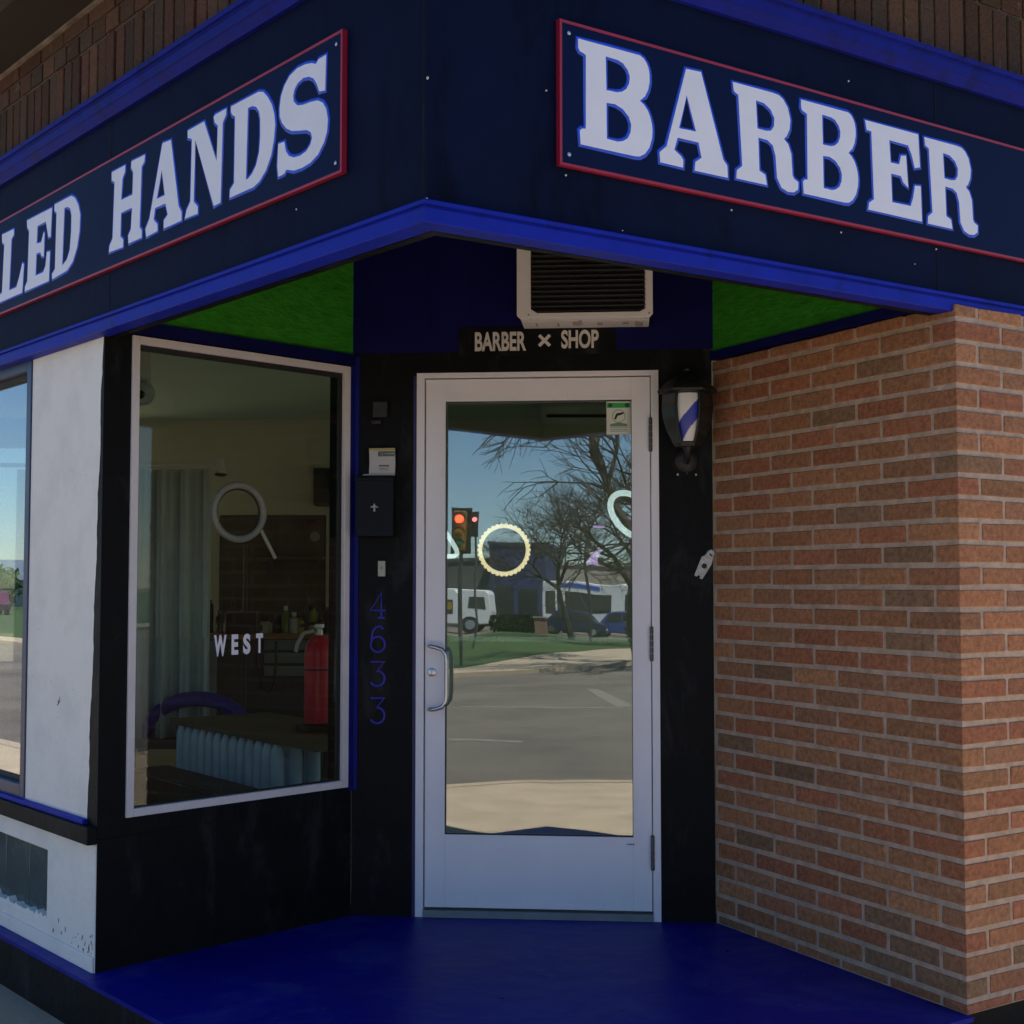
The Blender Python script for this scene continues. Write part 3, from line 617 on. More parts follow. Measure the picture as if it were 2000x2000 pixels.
gpoly([(1.034, 1.946), (1.041, 1.943), (1.048, 1.958), (1.056, 1.960), (1.072, 1.966), (1.071, 1.973), (1.044, 1.968), (1.040, 1.962)], .0016, ink, 'pistol')
gpoly([(1.016, 1.916), (1.088, 1.916), (1.084, 1.926), (1.052, 1.932), (1.020, 1.926)], .0013, mat('pale_green_print', (.16, .27, .18), .6), 'lower_band')
for z in (1.910, 1.903, 1.896): gpoly([(1.018, z), (1.086, z), (1.086, z + .003), (1.018, z + .003)], .0013, faint, 'text_line')
# ---------------- things fixed around the door ----------------
# window air conditioner over the door
ac = thing('air_conditioner', 'cream air conditioner casing with dark louvred grille jutting out above the door', 'air conditioner', FD.pt(.925, .1, 2.305))
c0, c1, zb, zt_, fo = .668, 1.184, 2.305, 2.70, .205
mb = MB(); FD.box(mb, c0 + .012, c1 - .012, .0015, fo - .050, zb - .002, zt_); FD.box(mb, c0 + .012, c0 + .05, fo - .0499, fo - .013, zb - .0018, zt_); FD.box(mb, c1 - .03, c1 - .012, fo - .0499, fo - .013, zb - .0018, zt_); FD.box(mb, c0 + .05, c1 - .03, fo - .0499, fo - .013, zb - .0018, zb + .008); mb.build('casing', M['cream'], ac, bevel=.006)
mb = MB()
FD.poly(mb, [(c0, zb + .012), (c0 + .012, zb), (c1 - .010, zb), (c1, zb + .012), (c1, zt_), (c1 - .027, zt_), (c1 - .027, zb + .032), (c1 - .05, zb + .020), (c0 + .078, zb + .020), (c0 + .053, zb + .036), (c0 + .053, zt_), (c0, zt_)], fo - .014, fo)
mb.build('front_bezel', M['cream'], ac, bevel=.002)
mb = MB()
for i in range(20):
    z = zb + .026 + i * .0195
    a = FD.xy(c0 + .05, fo - .030); b = FD.xy(c1 - .024, fo - .030)
    n = FD.n
    p = [(a, z + .013), (a + n * .018, z), (b + n * .018, z), (b, z + .013)]
    vs = [(q.x, q.y, zz) for q, zz in p] + [(q.x, q.y, zz + .0035) for q, zz in p]
    mb.add(vs, [(0, 1, 2, 3), (7, 6, 5, 4), (0, 4, 5, 1), (1, 5, 6, 2), (2, 6, 7, 3), (3, 7, 4, 0)])
mb.build('louvre_grille', mat('grille_slat', (.060, .058, .053), .5, .2), ac)
mb = MB(); FD.box(mb, c0 + .03, c1 - .02, fo - .045, fo - .040, zb + .01, zt_ - .01); mb.build('grille_back', M['grille'], ac)
text(FD, 'UTILITY', .835, .92, zb + .001, zb + .0012, fo, 'tmp_text', M['cream'], ac)
bpy.data.objects.remove([o for o in ac.children if o.name.startswith('tmp_text')][0])
for s in (c0 + .045, c1 - .014):
    mb = MB(); mb.lathe(FD.pt(s, fo, zb + .014), [(.0035, 0), (.003, .0015)], 10, axis=(*FD.n, 0)); mb.build('screw', M['brass'], ac)
rnd = random.Random(2); gm = mat('grimy_metal', (.46, .38, .35), .7, .4, 20)
for i in range(8):
    s = c0 + .05 + rnd.random() * .42; FD.box(MB(), s, s + rnd.uniform(.006, .030), rnd.uniform(.02, .1), rnd.uniform(.11, .16), zb - .0035 - i * .0001, zb - .0022).build('underside_patch', gm, ac)

# lantern with a barber-stripe glass
ln = thing('wall_lantern', 'black wall lantern with blue and white striped glass beside the brick wall', 'lantern', FD.pt(1.318, 0, 1.70))
ls_, lo, lz = 1.315, .115, 1.825
ctr = FD.pt(ls_, lo, 0)
def hexpts(r, z, k=6, rot=0): return [(ctr.x + r * math.cos(R(rot + 360 / k * i)), ctr.y + r * math.sin(R(rot + 360 / k * i)), z) for i in range(k)]
rot = math.degrees(math.atan2(FD.n.y, FD.n.x)) + 30 - 1
def loft(mb, rows):
    k = len(rows[0]); vs = [p for r_ in rows for p in r_]; fs = [tuple(range(k))[::-1], tuple(range((len(rows) - 1) * k, len(rows) * k))]
    for j in range(len(rows) - 1):
        for i in range(k): fs.append((j * k + i, j * k + (i + 1) % k, (j + 1) * k + (i + 1) % k, (j + 1) * k + i))
    return mb.add(vs, fs)
rad = lambda z: [.057, .083, .098, .103, .098][int(round((z - 1.83) / .0475))]
zs = [1.83, 1.8775, 1.925, 1.9725, 2.02]
body = MB()
for i in range(6):
    pts = [(ctr.x + rad(z) * .86 * math.cos(R(rot + 60 * i)), ctr.y + rad(z) * .86 * math.sin(R(rot + 60 * i)), z) for z in zs]
    body.tube(pts, .0055, 6)
loft(body, [hexpts(.050, 1.818, rot=rot), hexpts(.054, 1.832, rot=rot)])
body.build('cage', M['blackiron'], ln, smooth=True)
mb = MB(); loft(mb, [hexpts(r_, z, rot=rot) for r_, z in ((.092, 2.018), (.112, 2.024), (.114, 2.032), (.105, 2.042), (.074, 2.072), (.040, 2.092), (.020, 2.100), (.012, 2.110), (.014, 2.116), (.004, 2.124))]); mb.build('cap', M['blackiron'], ln, smooth=True)
dark_pane = mat('smoked_glass', (.012, .016, .018), .2, .4, 14, spec=.5)
# striped inner cylinder: helical stripes modelled as alternating faces
wm = mat('lamp_white', (.80, .80, .80), .3, .04); bm_ = mat('lamp_blue', (.02, .04, .42), .3, .1)
mbw, mbb = MB(), MB(); N = 96; H_ = 60; z0l, z1l = 1.836, 2.016
for i in range(N):
    for j in range(H_):
        a0, a1 = 2 * math.pi * i / N, 2 * math.pi * (i + 1) / N; zz0 = z0l + (z1l - z0l) * j / H_; zz1 = z0l + (z1l - z0l) * (j + 1) / H_
        f_ = lambda j_: .042 + .036 * math.sin(math.pi * min(1, (j_ / H_) * .62 + .02))
        r0, r1 = f_(j), f_(j + 1)
        q = [(ctr.x + r0 * math.cos(a0), ctr.y + r0 * math.sin(a0), zz0), (ctr.x + r0 * math.cos(a1), ctr.y + r0 * math.sin(a1), zz0), (ctr.x + r1 * math.cos(a1), ctr.y + r1 * math.sin(a1), zz1), (ctr.x + r1 * math.cos(a0), ctr.y + r1 * math.sin(a0), zz1)]
        an_ = math.atan2(FD.n.y, FD.n.x); tt_ = (math.degrees(a0 - an_) + 24) / 60; ph = (j / H_ - .5 * tt_) % 1
        (mbb if .03 < ph < .45 else mbw).add(q, [(0, 1, 2, 3)])
mbw.build('white_globe_stripe', wm, ln); mbb.build('blue_globe_stripe', bm_, ln)
# smoked side panes left and right of the front pane
mb = MB()
for i in range(6):
    a = R(rot + 60 * i + 30)
    if (Vector((math.cos(a), math.sin(a))).dot(FD.n)) > .9: continue
    for z_a, z_b in zip(zs, zs[1:]):
        k = .955
        A0, A1 = R(rot + 60 * i), R(rot + 60 * (i + 1))
        q = [(ctr.x + rad(z_a) * k * math.cos(A0), ctr.y + rad(z_a) * k * math.sin(A0), z_a), (ctr.x + rad(z_a) * k * math.cos(A1), ctr.y + rad(z_a) * k * math.sin(A1), z_a), (ctr.x + rad(z_b) * k * math.cos(A1), ctr.y + rad(z_b) * k * math.sin(A1), z_b), (ctr.x + rad(z_b) * k * math.cos(A0), ctr.y + rad(z_b) * k * math.sin(A0), z_b)]
        mb.add(q, [(0, 1, 2, 3)])
mb.build('side_pane', dark_pane, ln)
mb = MB(); mb.tube([(ctr.x, ctr.y, 1.820), (ctr.x, ctr.y, 1.795), tuple(FD.pt(ls_, .105, 1.775)), tuple(FD.pt(ls_, .075, 1.762)), tuple(FD.pt(ls_, .04, 1.768)), tuple(FD.pt(ls_, .005, 1.79))], [.022, .012, .010, .009, .009, .010], 10); mb.build('bracket_arm', M['blackiron'], ln, smooth=True)
mb = MB(); mb.lathe(FD.pt(ls_, .0, 1.775), [(.045, 0), (.045, .006), (.036, .012), (.018, .018)], 20, axis=(*FD.n, 0)); mb.build('wall_plate', M['blackiron'], ln, smooth=True)
for s, z in ((1.281, 1.721), (1.317, 1.727), (1.352, 1.720)):
    mb = MB(); mb.lathe(FD.pt(s, 0, z), [(.0042, 0), (.0042, .0015), (.002, .003)], 10, axis=(*FD.n, 0))
    mb.build('screw', M['offwhite'] if s != 1.317 else M['darksteel'], ln)
# wall bottle opener
bo = thing('bottle_opener', 'small worn white metal bottle opener screwed on tilted near the brick wall', 'bottle opener', FD.pt(1.390, 0, 1.33))
def tl(u, v):    # local tilted frame
    a = R(-27); return (1.3835 + (u * math.cos(a) - v * math.sin(a)), 1.372 + (u * math.sin(a) + v * math.cos(a)))
op = mat('worn_white_metal', (.50, .49, .48), .45, .3, 60, bump=.2)
out_ = [(-.017, -.058), (-.006, -.058), (-.004, -.050), (.004, -.050), (.006, -.060), (.017, -.058), (.021, -.02), (.023, .010), (.020, .030), (.018, .050), (.010, .062), (-.004, .062), (-.013, .052), (-.016, .030), (-.024, .020), (-.022, -.01)]
mb = MB(); FD.poly(mb, [tl(u, v) for u, v in out_], 0.0005, .007); mb.build('body', op, bo, bevel=.002)
mb = MB(); FD.poly(mb, [tl(u * .95, v) for u, v in [(-.016, .028), (.017, .028), (.016, .055), (.008, .060), (-.003, .060), (-.012, .050)]], .007, .019); mb.build('lifting_lip', op, bo, bevel=.003)
mb = MB(); FD.poly(mb, [tl(.001 + .0105 * math.cos(R(a)), -.008 + .0105 * math.sin(R(a))) for a in range(0, 360, 24)], .0072, .0078); mb.build('opening', M['gasket'], bo)
mb = MB(); FD.poly(mb, [tl(u, v) for u, v in [(-.004, .040), (.010, .036), (.011, .042), (-.003, .046)]], .0192, .0197); mb.build('slot', M['gasket'], bo)
# letter box with flyer
mx = thing('mailbox', 'small dark navy metal mailbox with a white arrow mark beside the door', 'mailbox', FD.pt(.098, .04, 1.478))
mbm = mat('mailbox_enamel', (.008, .010, .016), .5, .15, 6, spec=.15)
mb = MB(); FD.box(mb, .024, .172, .0005, .075, 1.48, 1.712); mb.build('box', mbm, mx, bevel=.004)
mb = MB(); FD.box(mb, .022, .174, .0005, .060, 1.7125, 1.7205); FD.box(mb, .022, .174, .0605, .080, 1.700, 1.712); mb.build('lid', mbm, mx, bevel=.002)
mb = MB()
FD.poly(mb, [(.0945, 1.578), (.1015, 1.578), (.1015, 1.596), (.113, 1.592), (.1125, 1.5965), (.102, 1.601), (.098, 1.611), (.094, 1.601), (.0835, 1.5965), (.083, 1.592), (.0945, 1.596)], .0752, .0765)
mb.build('arrow_mark', mat('pale_mark', (.42, .42, .45), .5), mx)
fl = thing('flyer', 'white printed flyer with a yellow top edge stuck out of the mailbox', 'paper', FD.pt(.12, .04, 1.7215))
mb = MB(); vs = []; fs = []
prof = [(.070, .045, 1.722), (.070, .035, 1.775), (.066, .022, 1.832)]
for s_, o_, z_ in prof: vs += [FD.pt(s_, o_, z_), FD.pt(s_ + .104, o_ + .004, z_ - .001)]
fs = [(0, 1, 3, 2), (2, 3, 5, 4)]
mb.add(vs, fs); k_ = mb.build('sheet', mat('flyer_paper', (.55, .53, .53), .6, .04), fl)
sm = k_.modifiers.new('thick', 'SOLIDIFY'); sm.thickness = .0006; sm.offset = 0
def fp(s, z, lift):
    tz = (z - 1.722) / .11; return FD.pt(s, .045 - .023 * tz + lift + .004 * ((s - .07) / .104), z)
def flyp(s0, s1, z0, z1, m, nm):
    MB().add([fp(s0, z0, .0042), fp(s1, z0, .0042), fp(s1, z1, .0042), fp(s0, z1, .0042)], [(0, 1, 2, 3)]).build(nm, m, fl)
flyp(.068, .169, 1.823, 1.8315, mat('yellow_print', (.50, .38, .12), .6), 'yellow_edge')
flyp(.104, .170, 1.798, 1.818, mat('grey_green_print', (.12, .17, .13), .6), 'picture_block')
flyp(.109, .124, 1.801, 1.815, mat('violet_grey_print', (.42, .38, .45), .6), 'picture_mark')
flyp(.127, .168, 1.807, 1.812, mat('print_white', (.5, .52, .5), .6), 'picture_line')
for i in range(5): flyp(.110 + i * .0085, .1155 + i * .0085, 1.757, 1.763, ink, 'text_word')
flyp(.110, .145, 1.748, 1.7505, faint, 'text_line'); flyp(.110, .150, 1.7425, 1.745, faint, 'text_line')
mb = MB(); FD.poly(mb, [(.045, 1.7215), (.09, 1.722), (.17, 1.722), (.172, 1.733), (.150, 1.728), (.09, 1.7275), (.05, 1.7265)], .052, .0527); mb.build('folded_corner', mat('flyer_fold', (.42, .38, .38), .6, .1), fl)
# doorbell
db = thing('doorbell', 'small cream rectangular doorbell above the house number', 'doorbell', FD.pt(.115, 0, 1.324))
mb = MB(); FD.box(mb, .101, .130, .0005, .010, 1.325, 1.386); mb.build('plate', mat('bell_cream', (.46, .44, .36), .5, .1, 30), db, bevel=.002)
mb = MB(); mb.lathe(FD.pt(.1155, .010, 1.358), [(.0062, 0), (.0062, .002), (.004, .003)], 16, axis=(*FD.n, 0)); mb.build('button', mat('bell_button', (.33, .31, .25), .5), db)
# dark speaker box above the mailbox
ib = thing('intercom', 'black weathered little box painted over, high on the panel left of the door', 'box', FD.pt(.10, 0, 1.92))
mb = MB(); FD.box(mb, .078, .138, .0005, .022, 1.955, 2.02); mb.build('case', M['blackiron'], ib, bevel=.004)
mb = MB(); FD.box(mb, .070, .112, .0005, .020, 1.928, 1.946); mb.build('hood', M['blackiron'], ib, bevel=.004)

# ---------------- inside the shop ----------------
# curtains
ct = thing('curtain', 'long pale curtain hanging in folds at the left inside the shop', 'curtain', (-1.9, 7.5, .45))
mb = MB(); n = 90; vs = []; fs = []
for zi, z in enumerate((.45, 1.0, 1.93)):
    for i in range(n + 1):
        x = -2.75 + 1.09 * i / n; vs.append((x, 7.5 + .045 * math.sin(i * .62) + .02 * math.sin(i * 1.7 + zi), z))
for j in range(2):
    for i in range(n): fs.append((j * (n + 1) + i, j * (n + 1) + i + 1, (j + 1) * (n + 1) + i + 1, (j + 1) * (n + 1) + i))
mb.add(vs, fs); o = mb.build('cloth', M['curtain'], ct, smooth=True)
sm = o.modifiers.new('thick', 'SOLIDIFY'); sm.thickness = .004
mb = MB().tube([(-3.0, 7.5, 1.95), (-1.64, 7.5, 1.95)], .012, 10); cr = mb.build('curtain_rod', M['offwhite'], None, smooth=True); tag(cr, 'white curtain rod with a stubby end inside the shop', 'curtain rod')
mb = MB().lathe((-1.615, 7.5, 1.905), [(.03, 0), (.032, .012), (.025, .02), (.025, .085), (.018, .09)], 16)
o = mb.build('rod_end', M['offwhite'], cr, smooth=True)
mb = MB().lathe((-1.615, 7.5, 1.888), [(.012, 0), (.034, .006), (.034, .016)], 16); mb.build('rod_bracket', M['black'], cr, smooth=True)
# camera dome
sc_ = thing('security_camera', 'round white security camera with a dark lens near the window top', 'camera', (-1.82, 6.6, 2.18))
mb = MB().lathe((-1.835, 6.7, 2.24), [(.0, -.0), (.055, .0), (.062, .02), (.05, .05), (.02, .06)], 20, axis=(.2, -1, -.1)); mb.build('housing', mat('camera_white', (.42, .50, .50), .5), sc_, smooth=True)
mb = MB().lathe((-1.83, 6.64, 2.225), [(.022, 0), (.02, .02), (.01, .03)], 16, axis=(.2, -1, -.1)); mb.build('lens', M['black'], sc_, smooth=True)
mb = MB().box(-1.86, -1.81, 6.72, 6.76, 2.24, 2.45); mb.build('mount', M['offwhite'], sc_)
# wall speaker
sp = thing('wall_speaker', 'black loudspeaker hung on the beige wall inside', 'speaker', (-1.31, 9.4, 1.82))
mb = MB().box(-1.37, -1.245, 9.32, 9.49, 1.83, 2.09); mb.build('cabinet', M['black'], sp, bevel=.01)
mb = MB().box(-1.362, -1.253, 9.312, 9.319, 1.84, 2.08); mb.build('speaker_grille', M['grille'], sp, bevel=.004)
# mirror panel / pictures
pm = thing('wall_mirror', 'dark mirror panel on the back wall behind the work counter', 'mirror', (-1.68, 9.45, 1.0))
mb = MB().box(-2.04, -1.30, 9.46, 9.495, 1.02, 1.77); mb.build('frame', mat('mirror_frame', (.03, .027, .022), .5, .2), pm, bevel=.004)
mb = MB().box(-2.01, -1.33, 9.452, 9.459, 1.05, 1.74); mb.build('mirror_glass', mat('dim_mirror', (.06, .058, .04), .2, .4, 3, spec=.6), pm)
po = thing('poster', 'dark poster with a small pale round emblem and red streaks on the back wall', 'poster', (-1.46, 9.44, 1.45))
mb = MB().box(-1.62, -1.31, 9.43, 9.45, 1.47, 1.755); mb.build('sheet', mat('poster_dark', (.045, .04, .035), .6, .3), po)
mb = MB().lathe((-1.37, 9.428, 1.62), [(.035, 0), (.035, .002)], 20, axis=(0, -1, 0)); mb.build('emblem', mat('emblem_grey', (.28, .27, .25), .6), po)
mb = MB()
for a, b in (((-1.42, 1.72), (-1.34, 1.735)), ((-1.36, 1.735), (-1.35, 1.69))): mb.tube([(a[0], 9.427, a[1]), (b[0], 9.427, b[1])], .004, 6)
mb.build('red_streak', mat('poster_red', (.25, .03, .04), .6), po)
sh = thing('wall_shelf', 'narrow black shelf with a bracket on the back wall', 'shelf', (-1.5, 9.35, 1.44))
mb = MB().box(-1.74, -1.30, 9.25, 9.5, 1.455, 1.48); mb.build('board', M['black'], sh, bevel=.003)
mb = MB().box(-1.68, -1.66, 9.3, 9.49, 1.36, 1.454).box(-1.38, -1.36, 9.3, 9.49, 1.36, 1.454); mb.build('bracket', M['black'], sh)
# counter
co = thing('work_counter', 'barber work counter with wooden top and pale drawer fronts', 'counter', (-1.7, 9.1, 0))
mb = MB().box(-2.15, -1.15, 8.85, 9.48, .935, .965); mb.build('counter_top', M['warmwood'], co, bevel=.004)
mb = MB().box(-2.12, -1.17, 8.92, 9.48, .02, .93); mb.build('carcass', mat('cabinet_dark', (.05, .055, .055), .5, .1), co)
for i in range(3):
    mb = MB().box(-1.62, -1.19, 8.90, 8.919, .86 - i * .085, .925 - i * .085); mb.build('drawer', mat('drawer_grey', (.20, .23, .20), .5, .1), co, bevel=.003)
mb = MB().box(-2.0, -1.93, 8.895, 8.919, .05, .92); mb.build('side_post', mat('post_grey', (.20, .23, .25), .5), co)
# bottles and clippers on the counter
rnd = random.Random(9)
bcols = [('green', (.12, .17, .02)), ('yellow', (.30, .28, .03)), ('dark', (.02, .02, .025)), ('white', (.4, .4, .38)), ('lime', (.17, .22, .02)), ('black', (.012, .012, .012))]
desc = [(-1.50, 0, 'slim green spray bottle standing left in the bottle row on the counter'), (-1.445, 3, 'small white-capped bottle beside the slim green one'), (-1.40, 1, 'squat yellow bottle in the middle of the counter'), (-1.355, 5, 'black bottle right of the yellow bottle'), (-1.315, 4, 'tall lime green bottle near the end of the counter'), (-1.27, 2, 'dark bottle at the right end of the counter'), (-1.85, 2, 'dark product bottle on the left of the counter'), (-1.78, 5, 'tall black bottle left of the display box'), (-1.94, 5, 'squat black pot at the left end of the counter')]
for x, ci, lab in desc:
    hgt = rnd.uniform(.12, .25); r0 = rnd.uniform(.022, .034); t_ = thing('product_bottle', lab, 'bottle', (x, 9.02, .966), 'bottles on the work counter')
    cm_ = mat('bottle_' + bcols[ci][0], bcols[ci][1], .3, .1)
    MB().lathe((x, 9.02, .966), [(r0, 0), (r0, hgt * .68), (r0 * .45, hgt * .78), (r0 * .42, hgt * .84)], 14).build('bottle_body', cm_, t_, smooth=True)
    MB().lathe((x, 9.02, .966 + hgt * .84), [(r0 * .5, 0), (r0 * .5, hgt * .16)], 12).build('bottle_cap', M['offwhite'] if ci in (3, 0) else M['black'], t_, smooth=True)
for i, (x, lab) in enumerate(((-1.565, 'short dark jar between the carton and the slim green bottle'), (-1.225, 'narrow black bottle hugging the counter end behind the extinguisher'), (-2.02, 'small dark tub at the far left edge of the counter'))):
    t_ = thing('product_jar', lab, 'jar', (x, 9.06, .966)); MB().lathe((x, 9.06, .966), [(.03, 0), (.032, .01), (.032, .08 + .05 * i), (.024, .10 + .05 * i)], 14).build('jar_body', M['black'], t_, smooth=True); MB().lathe((x, 9.06, 1.067 + .05 * i), [(.02, 0), (.02, .02)], 12).build('jar_lid', M['darksteel'], t_, smooth=True)
cl = thing('clipper_cord', 'black clipper cord hanging in a loop below the counter edge', 'cord', (-1.62, 8.86, .6))
MB().tube([(-1.66, 8.88, .96), (-1.66, 8.84, .93), (-1.65, 8.84, .78), (-1.62, 8.84, .62), (-1.57, 8.84, .58), (-1.54, 8.84, .66), (-1.53, 8.84, .80), (-1.53, 8.84, .92)], .008, 8).build('cord', M['black'], cl, smooth=True)
bx = thing('display_box', 'small pale grey box with a dark opening on the counter', 'box', (-1.66, 9.0, .966))
MB().box(-1.72, -1.605, 8.95, 9.04, .966, 1.045).build('carton', mat('carton_grey', (.30, .33, .29), .6), bx, bevel=.004)
MB().box(-1.685, -1.64, 8.945, 8.949, .985, 1.022).build('opening', M['black'], bx)
# lamp stand
ls2 = thing('lamp_stand', 'thin black floor stand rising behind the ring light', 'stand', (-1.55, 7.9, 0))
MB().tube([(-1.55, 7.9, .03), (-1.55, 7.9, 1.52)], .012, 10).build('pole', M['black'], ls2, smooth=True)
MB().lathe((-1.55, 7.9, 0.001), [(.17, 0), (.17, .015), (.03, .03)], 24).build('base', M['black'], ls2, smooth=True)
MB().box(-1.66, -1.47, 7.86, 7.96, 1.0, 1.13).build('tray', M['black'], ls2, bevel=.01)
# grey ring hanging behind the entry window
rg = thing('ring_light', 'unlit grey ring light with a slanting arm behind the entry window', 'ring light', FW.pt(.62, -.10, 1.39))
pts = [FW.pt(.622 + .112 * math.cos(a), -.10, 1.566 + .102 * math.sin(a)) for a in [2 * math.pi * i / 40 for i in range(40)]]
MB().tube(pts, .0135, 10, closed=True).build('ring', mat('ring_grey', (.30, .30, .33), .35, .05), rg, smooth=True)
pts = [FW.pt(.622 + .098 * math.cos(a), -.104, 1.566 + .089 * math.sin(a)) for a in [2 * math.pi * i / 40 for i in range(40)]]
MB().tube(pts, .006, 8, closed=True).build('inner_ring', M['black'], rg, smooth=True)
MB().tube([FW.pt(.712, -.10, 1.520), FW.pt(.792, -.10, 1.395)], .007, 8).build('arm', mat('arm_grey', (.40, .40, .40), .35), rg, smooth=True)
# fire extinguisher on the ledge
fe = thing('fire_extinguisher', 'red fire extinguisher standing at the right inside the entry window', 'fire extinguisher', (-.885, 6.25, .66))
ex, ey = -.886, 6.25
MB().lathe((ex, ey, .655), [(.05, 0), (.064, .008), (.066, .03), (.066, .325), (.058, .365), (.038, .392), (.020, .405)], 28).build('cylinder', M['redp'], fe, smooth=True)
MB().lathe((ex, ey, 1.06), [(.018, 0), (.018, .03), (.024, .035), (.024, .05)], 16).build('valve', M['steel'], fe, smooth=True)
MB().tube([(ex + .02, ey, 1.10), (ex - .03, ey - .01, 1.115), (ex - .085, ey - .02, 1.10)], .008, 8).tube([(ex + .02, ey, 1.085), (ex - .075, ey - .02, 1.075)], .006, 8).build('lever', M['black'], fe, smooth=True)
MB().tube([(ex - .02, ey - .02, 1.08), (ex - .065, ey - .04, 1.07), (ex - .092, ey - .05, 1.02), (ex - .098, ey - .05, .985)], .009, 8).build('hose', M['offwhite'], fe, smooth=True)
MB().lathe((ex, ey, .90), [(.0665, 0), (.0668, .004), (.0665, .008)], 28).build('strap', M['black'], fe, smooth=True)
st = thing('pedestal_stand', 'black stand of the fire extinguisher inside the shop', 'stand', (ex, ey, 0))
MB().lathe((ex, ey, .0), [(.12, 0), (.12, .02), (.02, .03), (.02, .62), (.10, .63), (.10, .653)], 20).build('pedestal', M['black'], st, smooth=True)
# radiator under its shelf
P0 = Vector((-1.58, 6.84)); P1 = Vector((-.93, 6.00)); fr = Frame(P0, P1, (1, 1)); out = -1
fr.n = -fr.n if fr.n.dot(Vector((-1, -1))) < 0 else fr.n
ra = thing('radiator', 'old silver column radiator inside the entry window', 'radiator', fr.pt(.9, 0, .02))
mb = MB(); L_ = (P1 - P0).length
for i in range(13):
    s = .04 + i * (L_ - .08) / 12
    q = [.12, .16, .30, .45, .56, .594]
    for o_ in (.09, .0, -.09): MB().tube([fr.pt(s, o_, z) for z in q], [.020, .030, .030, .031, .030, .016], 10).build('column', M['silver'], ra, smooth=True)
mb = MB().tube([fr.pt(.04, 0, .54), fr.pt(L_ - .04, 0, .54)], .025, 10).tube([fr.pt(.04, 0, .14), fr.pt(L_ - .04, 0, .14)], .025, 10); mb.build('manifold', M['silver'], ra, smooth=True)
mb = MB()
for s in (.06, L_ - .06): fr.box(mb, s - .02, s + .02, -.05, .05, .0, .10)
mb.build('foot', M['silver'], ra)
ts = tag(fr.box(MB(), -.05, L_ + .35, -.42, .12, .60, .625).build('radiator_shelf', mat('shelf_olive', (.12, .105, .06), .6, .2)), 'olive brown board laid over the radiator', 'shelf')
# low dark crate in front of the radiator
lc = thing('storage_trunk', 'low black trunk on the floor in front of the radiator', 'trunk', (-1.05, 5.7, 0))
f2 = Frame((P0.x, P0.y), (P1.x, P1.y), (1, 1)); f2.n = fr.n
mb = MB(); f2.box(mb, -.02, 1.30, 0.135, .36, .0, .40); mb.build('body', M['blackiron'], lc, bevel=.01)
# blue arched chair back
ac_ = thing('arched_bench', 'bench with an arched blue back rail behind the radiator shelf', 'bench', (-1.75, 7.3, 0))
pts = []
for i in range(25):
    a = math.pi * i / 24; pts.append((-1.70 - .33 * math.cos(a), 7.42 + .10 * math.cos(a), .36 + .31 * math.sin(a) ** .8))
MB().tube(pts, [.030 + .012 * math.sin(math.pi * i / 24) for i in range(25)], 10).build('back_rail', mat('bench_blue', (.02, .03, .32), .35, .1), ac_, smooth=True)
MB().box(-2.12, -1.32, 7.4, 7.75, .40, .45).build('seat', mat('bench_seat', (.1, .09, .07), .6), ac_)
for x in (-2.1, -1.36): MB().box(x, x + .04, 7.45, 7.49, 0, .40).build('leg', M['black'], ac_)
# ring lamp glowing behind the door glass
rl = thing('ring_lamp', 'glowing pale yellow ring lamp with a beaded edge behind the door glass', 'ring lamp', FD.pt(.5, -.5, 1.3))
rc = (.5735, -.30, 1.436)
glow = emit('warm_lamp', (1.0, .80, .50), .62)
pts = [FD.pt(rc[0] + .098 * math.cos(a), rc[1], rc[2] + .098 * math.sin(a)) for a in [2 * math.pi * i / 48 for i in range(48)]]
MB().tube(pts, .007, 8, closed=True).build('tube', glow, rl, smooth=True)
mb = MB()
for i in range(34):
    a = 2 * math.pi * i / 34; mb.lathe(FD.pt(rc[0] + .102 * math.cos(a), rc[1], rc[2] + .102 * math.sin(a)), [(.001, -.010), (.0095, -.003), (.0095, .003), (.001, .010)], 8, axis=(*FD.n, 0))
mb.build('bulb', glow, rl)
cool = emit('cool_lamp', (.80, .93, 1.0), .48)
r2 = thing('neon_loop', 'white neon loop leaning at the right edge of the door glass', 'neon sign', FD.pt(1.13, -.3, 1.4))
pts = []
for i in range(25):
    a = math.pi * (.50 + 1.28 * i / 24); u = .112 * math.cos(a); v = .070 * math.sin(a); an = R(-45); pts.append(FD.pt(1.108 + u * math.cos(an) - v * math.sin(an), -.30, 1.577 + u * math.sin(an) + v * math.cos(an)))
MB().tube([q for q in pts], .0125, 8).build('tube', cool, r2, smooth=True)
r3 = thing('neon_hook', 'short white neon hook at the left edge of the door glass', 'neon sign', FD.pt(.39, -.3, 1.4))
MB().tube([FD.pt(s, -.30, z) for s, z in ((.325, 1.515), (.352, 1.475), (.373, 1.440), (.378, 1.422), (.366, 1.411), (.330, 1.409))], .010, 8).build('tube', cool, r3, smooth=True)
vi = emit('violet_neon', (.62, .40, .80), .42)
r4 = thing('violet_neon_mark', 'small violet neon crescent inside the right half of the door', 'neon sign', FD.pt(.96, -.3, 1.37))
mb = MB(); FD.poly(mb, [(.912, 1.377), (.925, 1.400), (.945, 1.425), (.965, 1.436), (.980, 1.438), (.968, 1.415), (.960, 1.395), (.966, 1.368), (.940, 1.376)], -.305, -.297); mb.build('crescent', vi, r4)
r5 = thing('violet_neon_dash', 'thin violet neon dash above the crescent in the door', 'neon sign', FD.pt(.98, -.3, 1.50))
MB().tube([FD.pt(.942, -.30, 1.531), FD.pt(.990, -.30, 1.530)], .005, 6).build('dash', vi, r5, smooth=True)
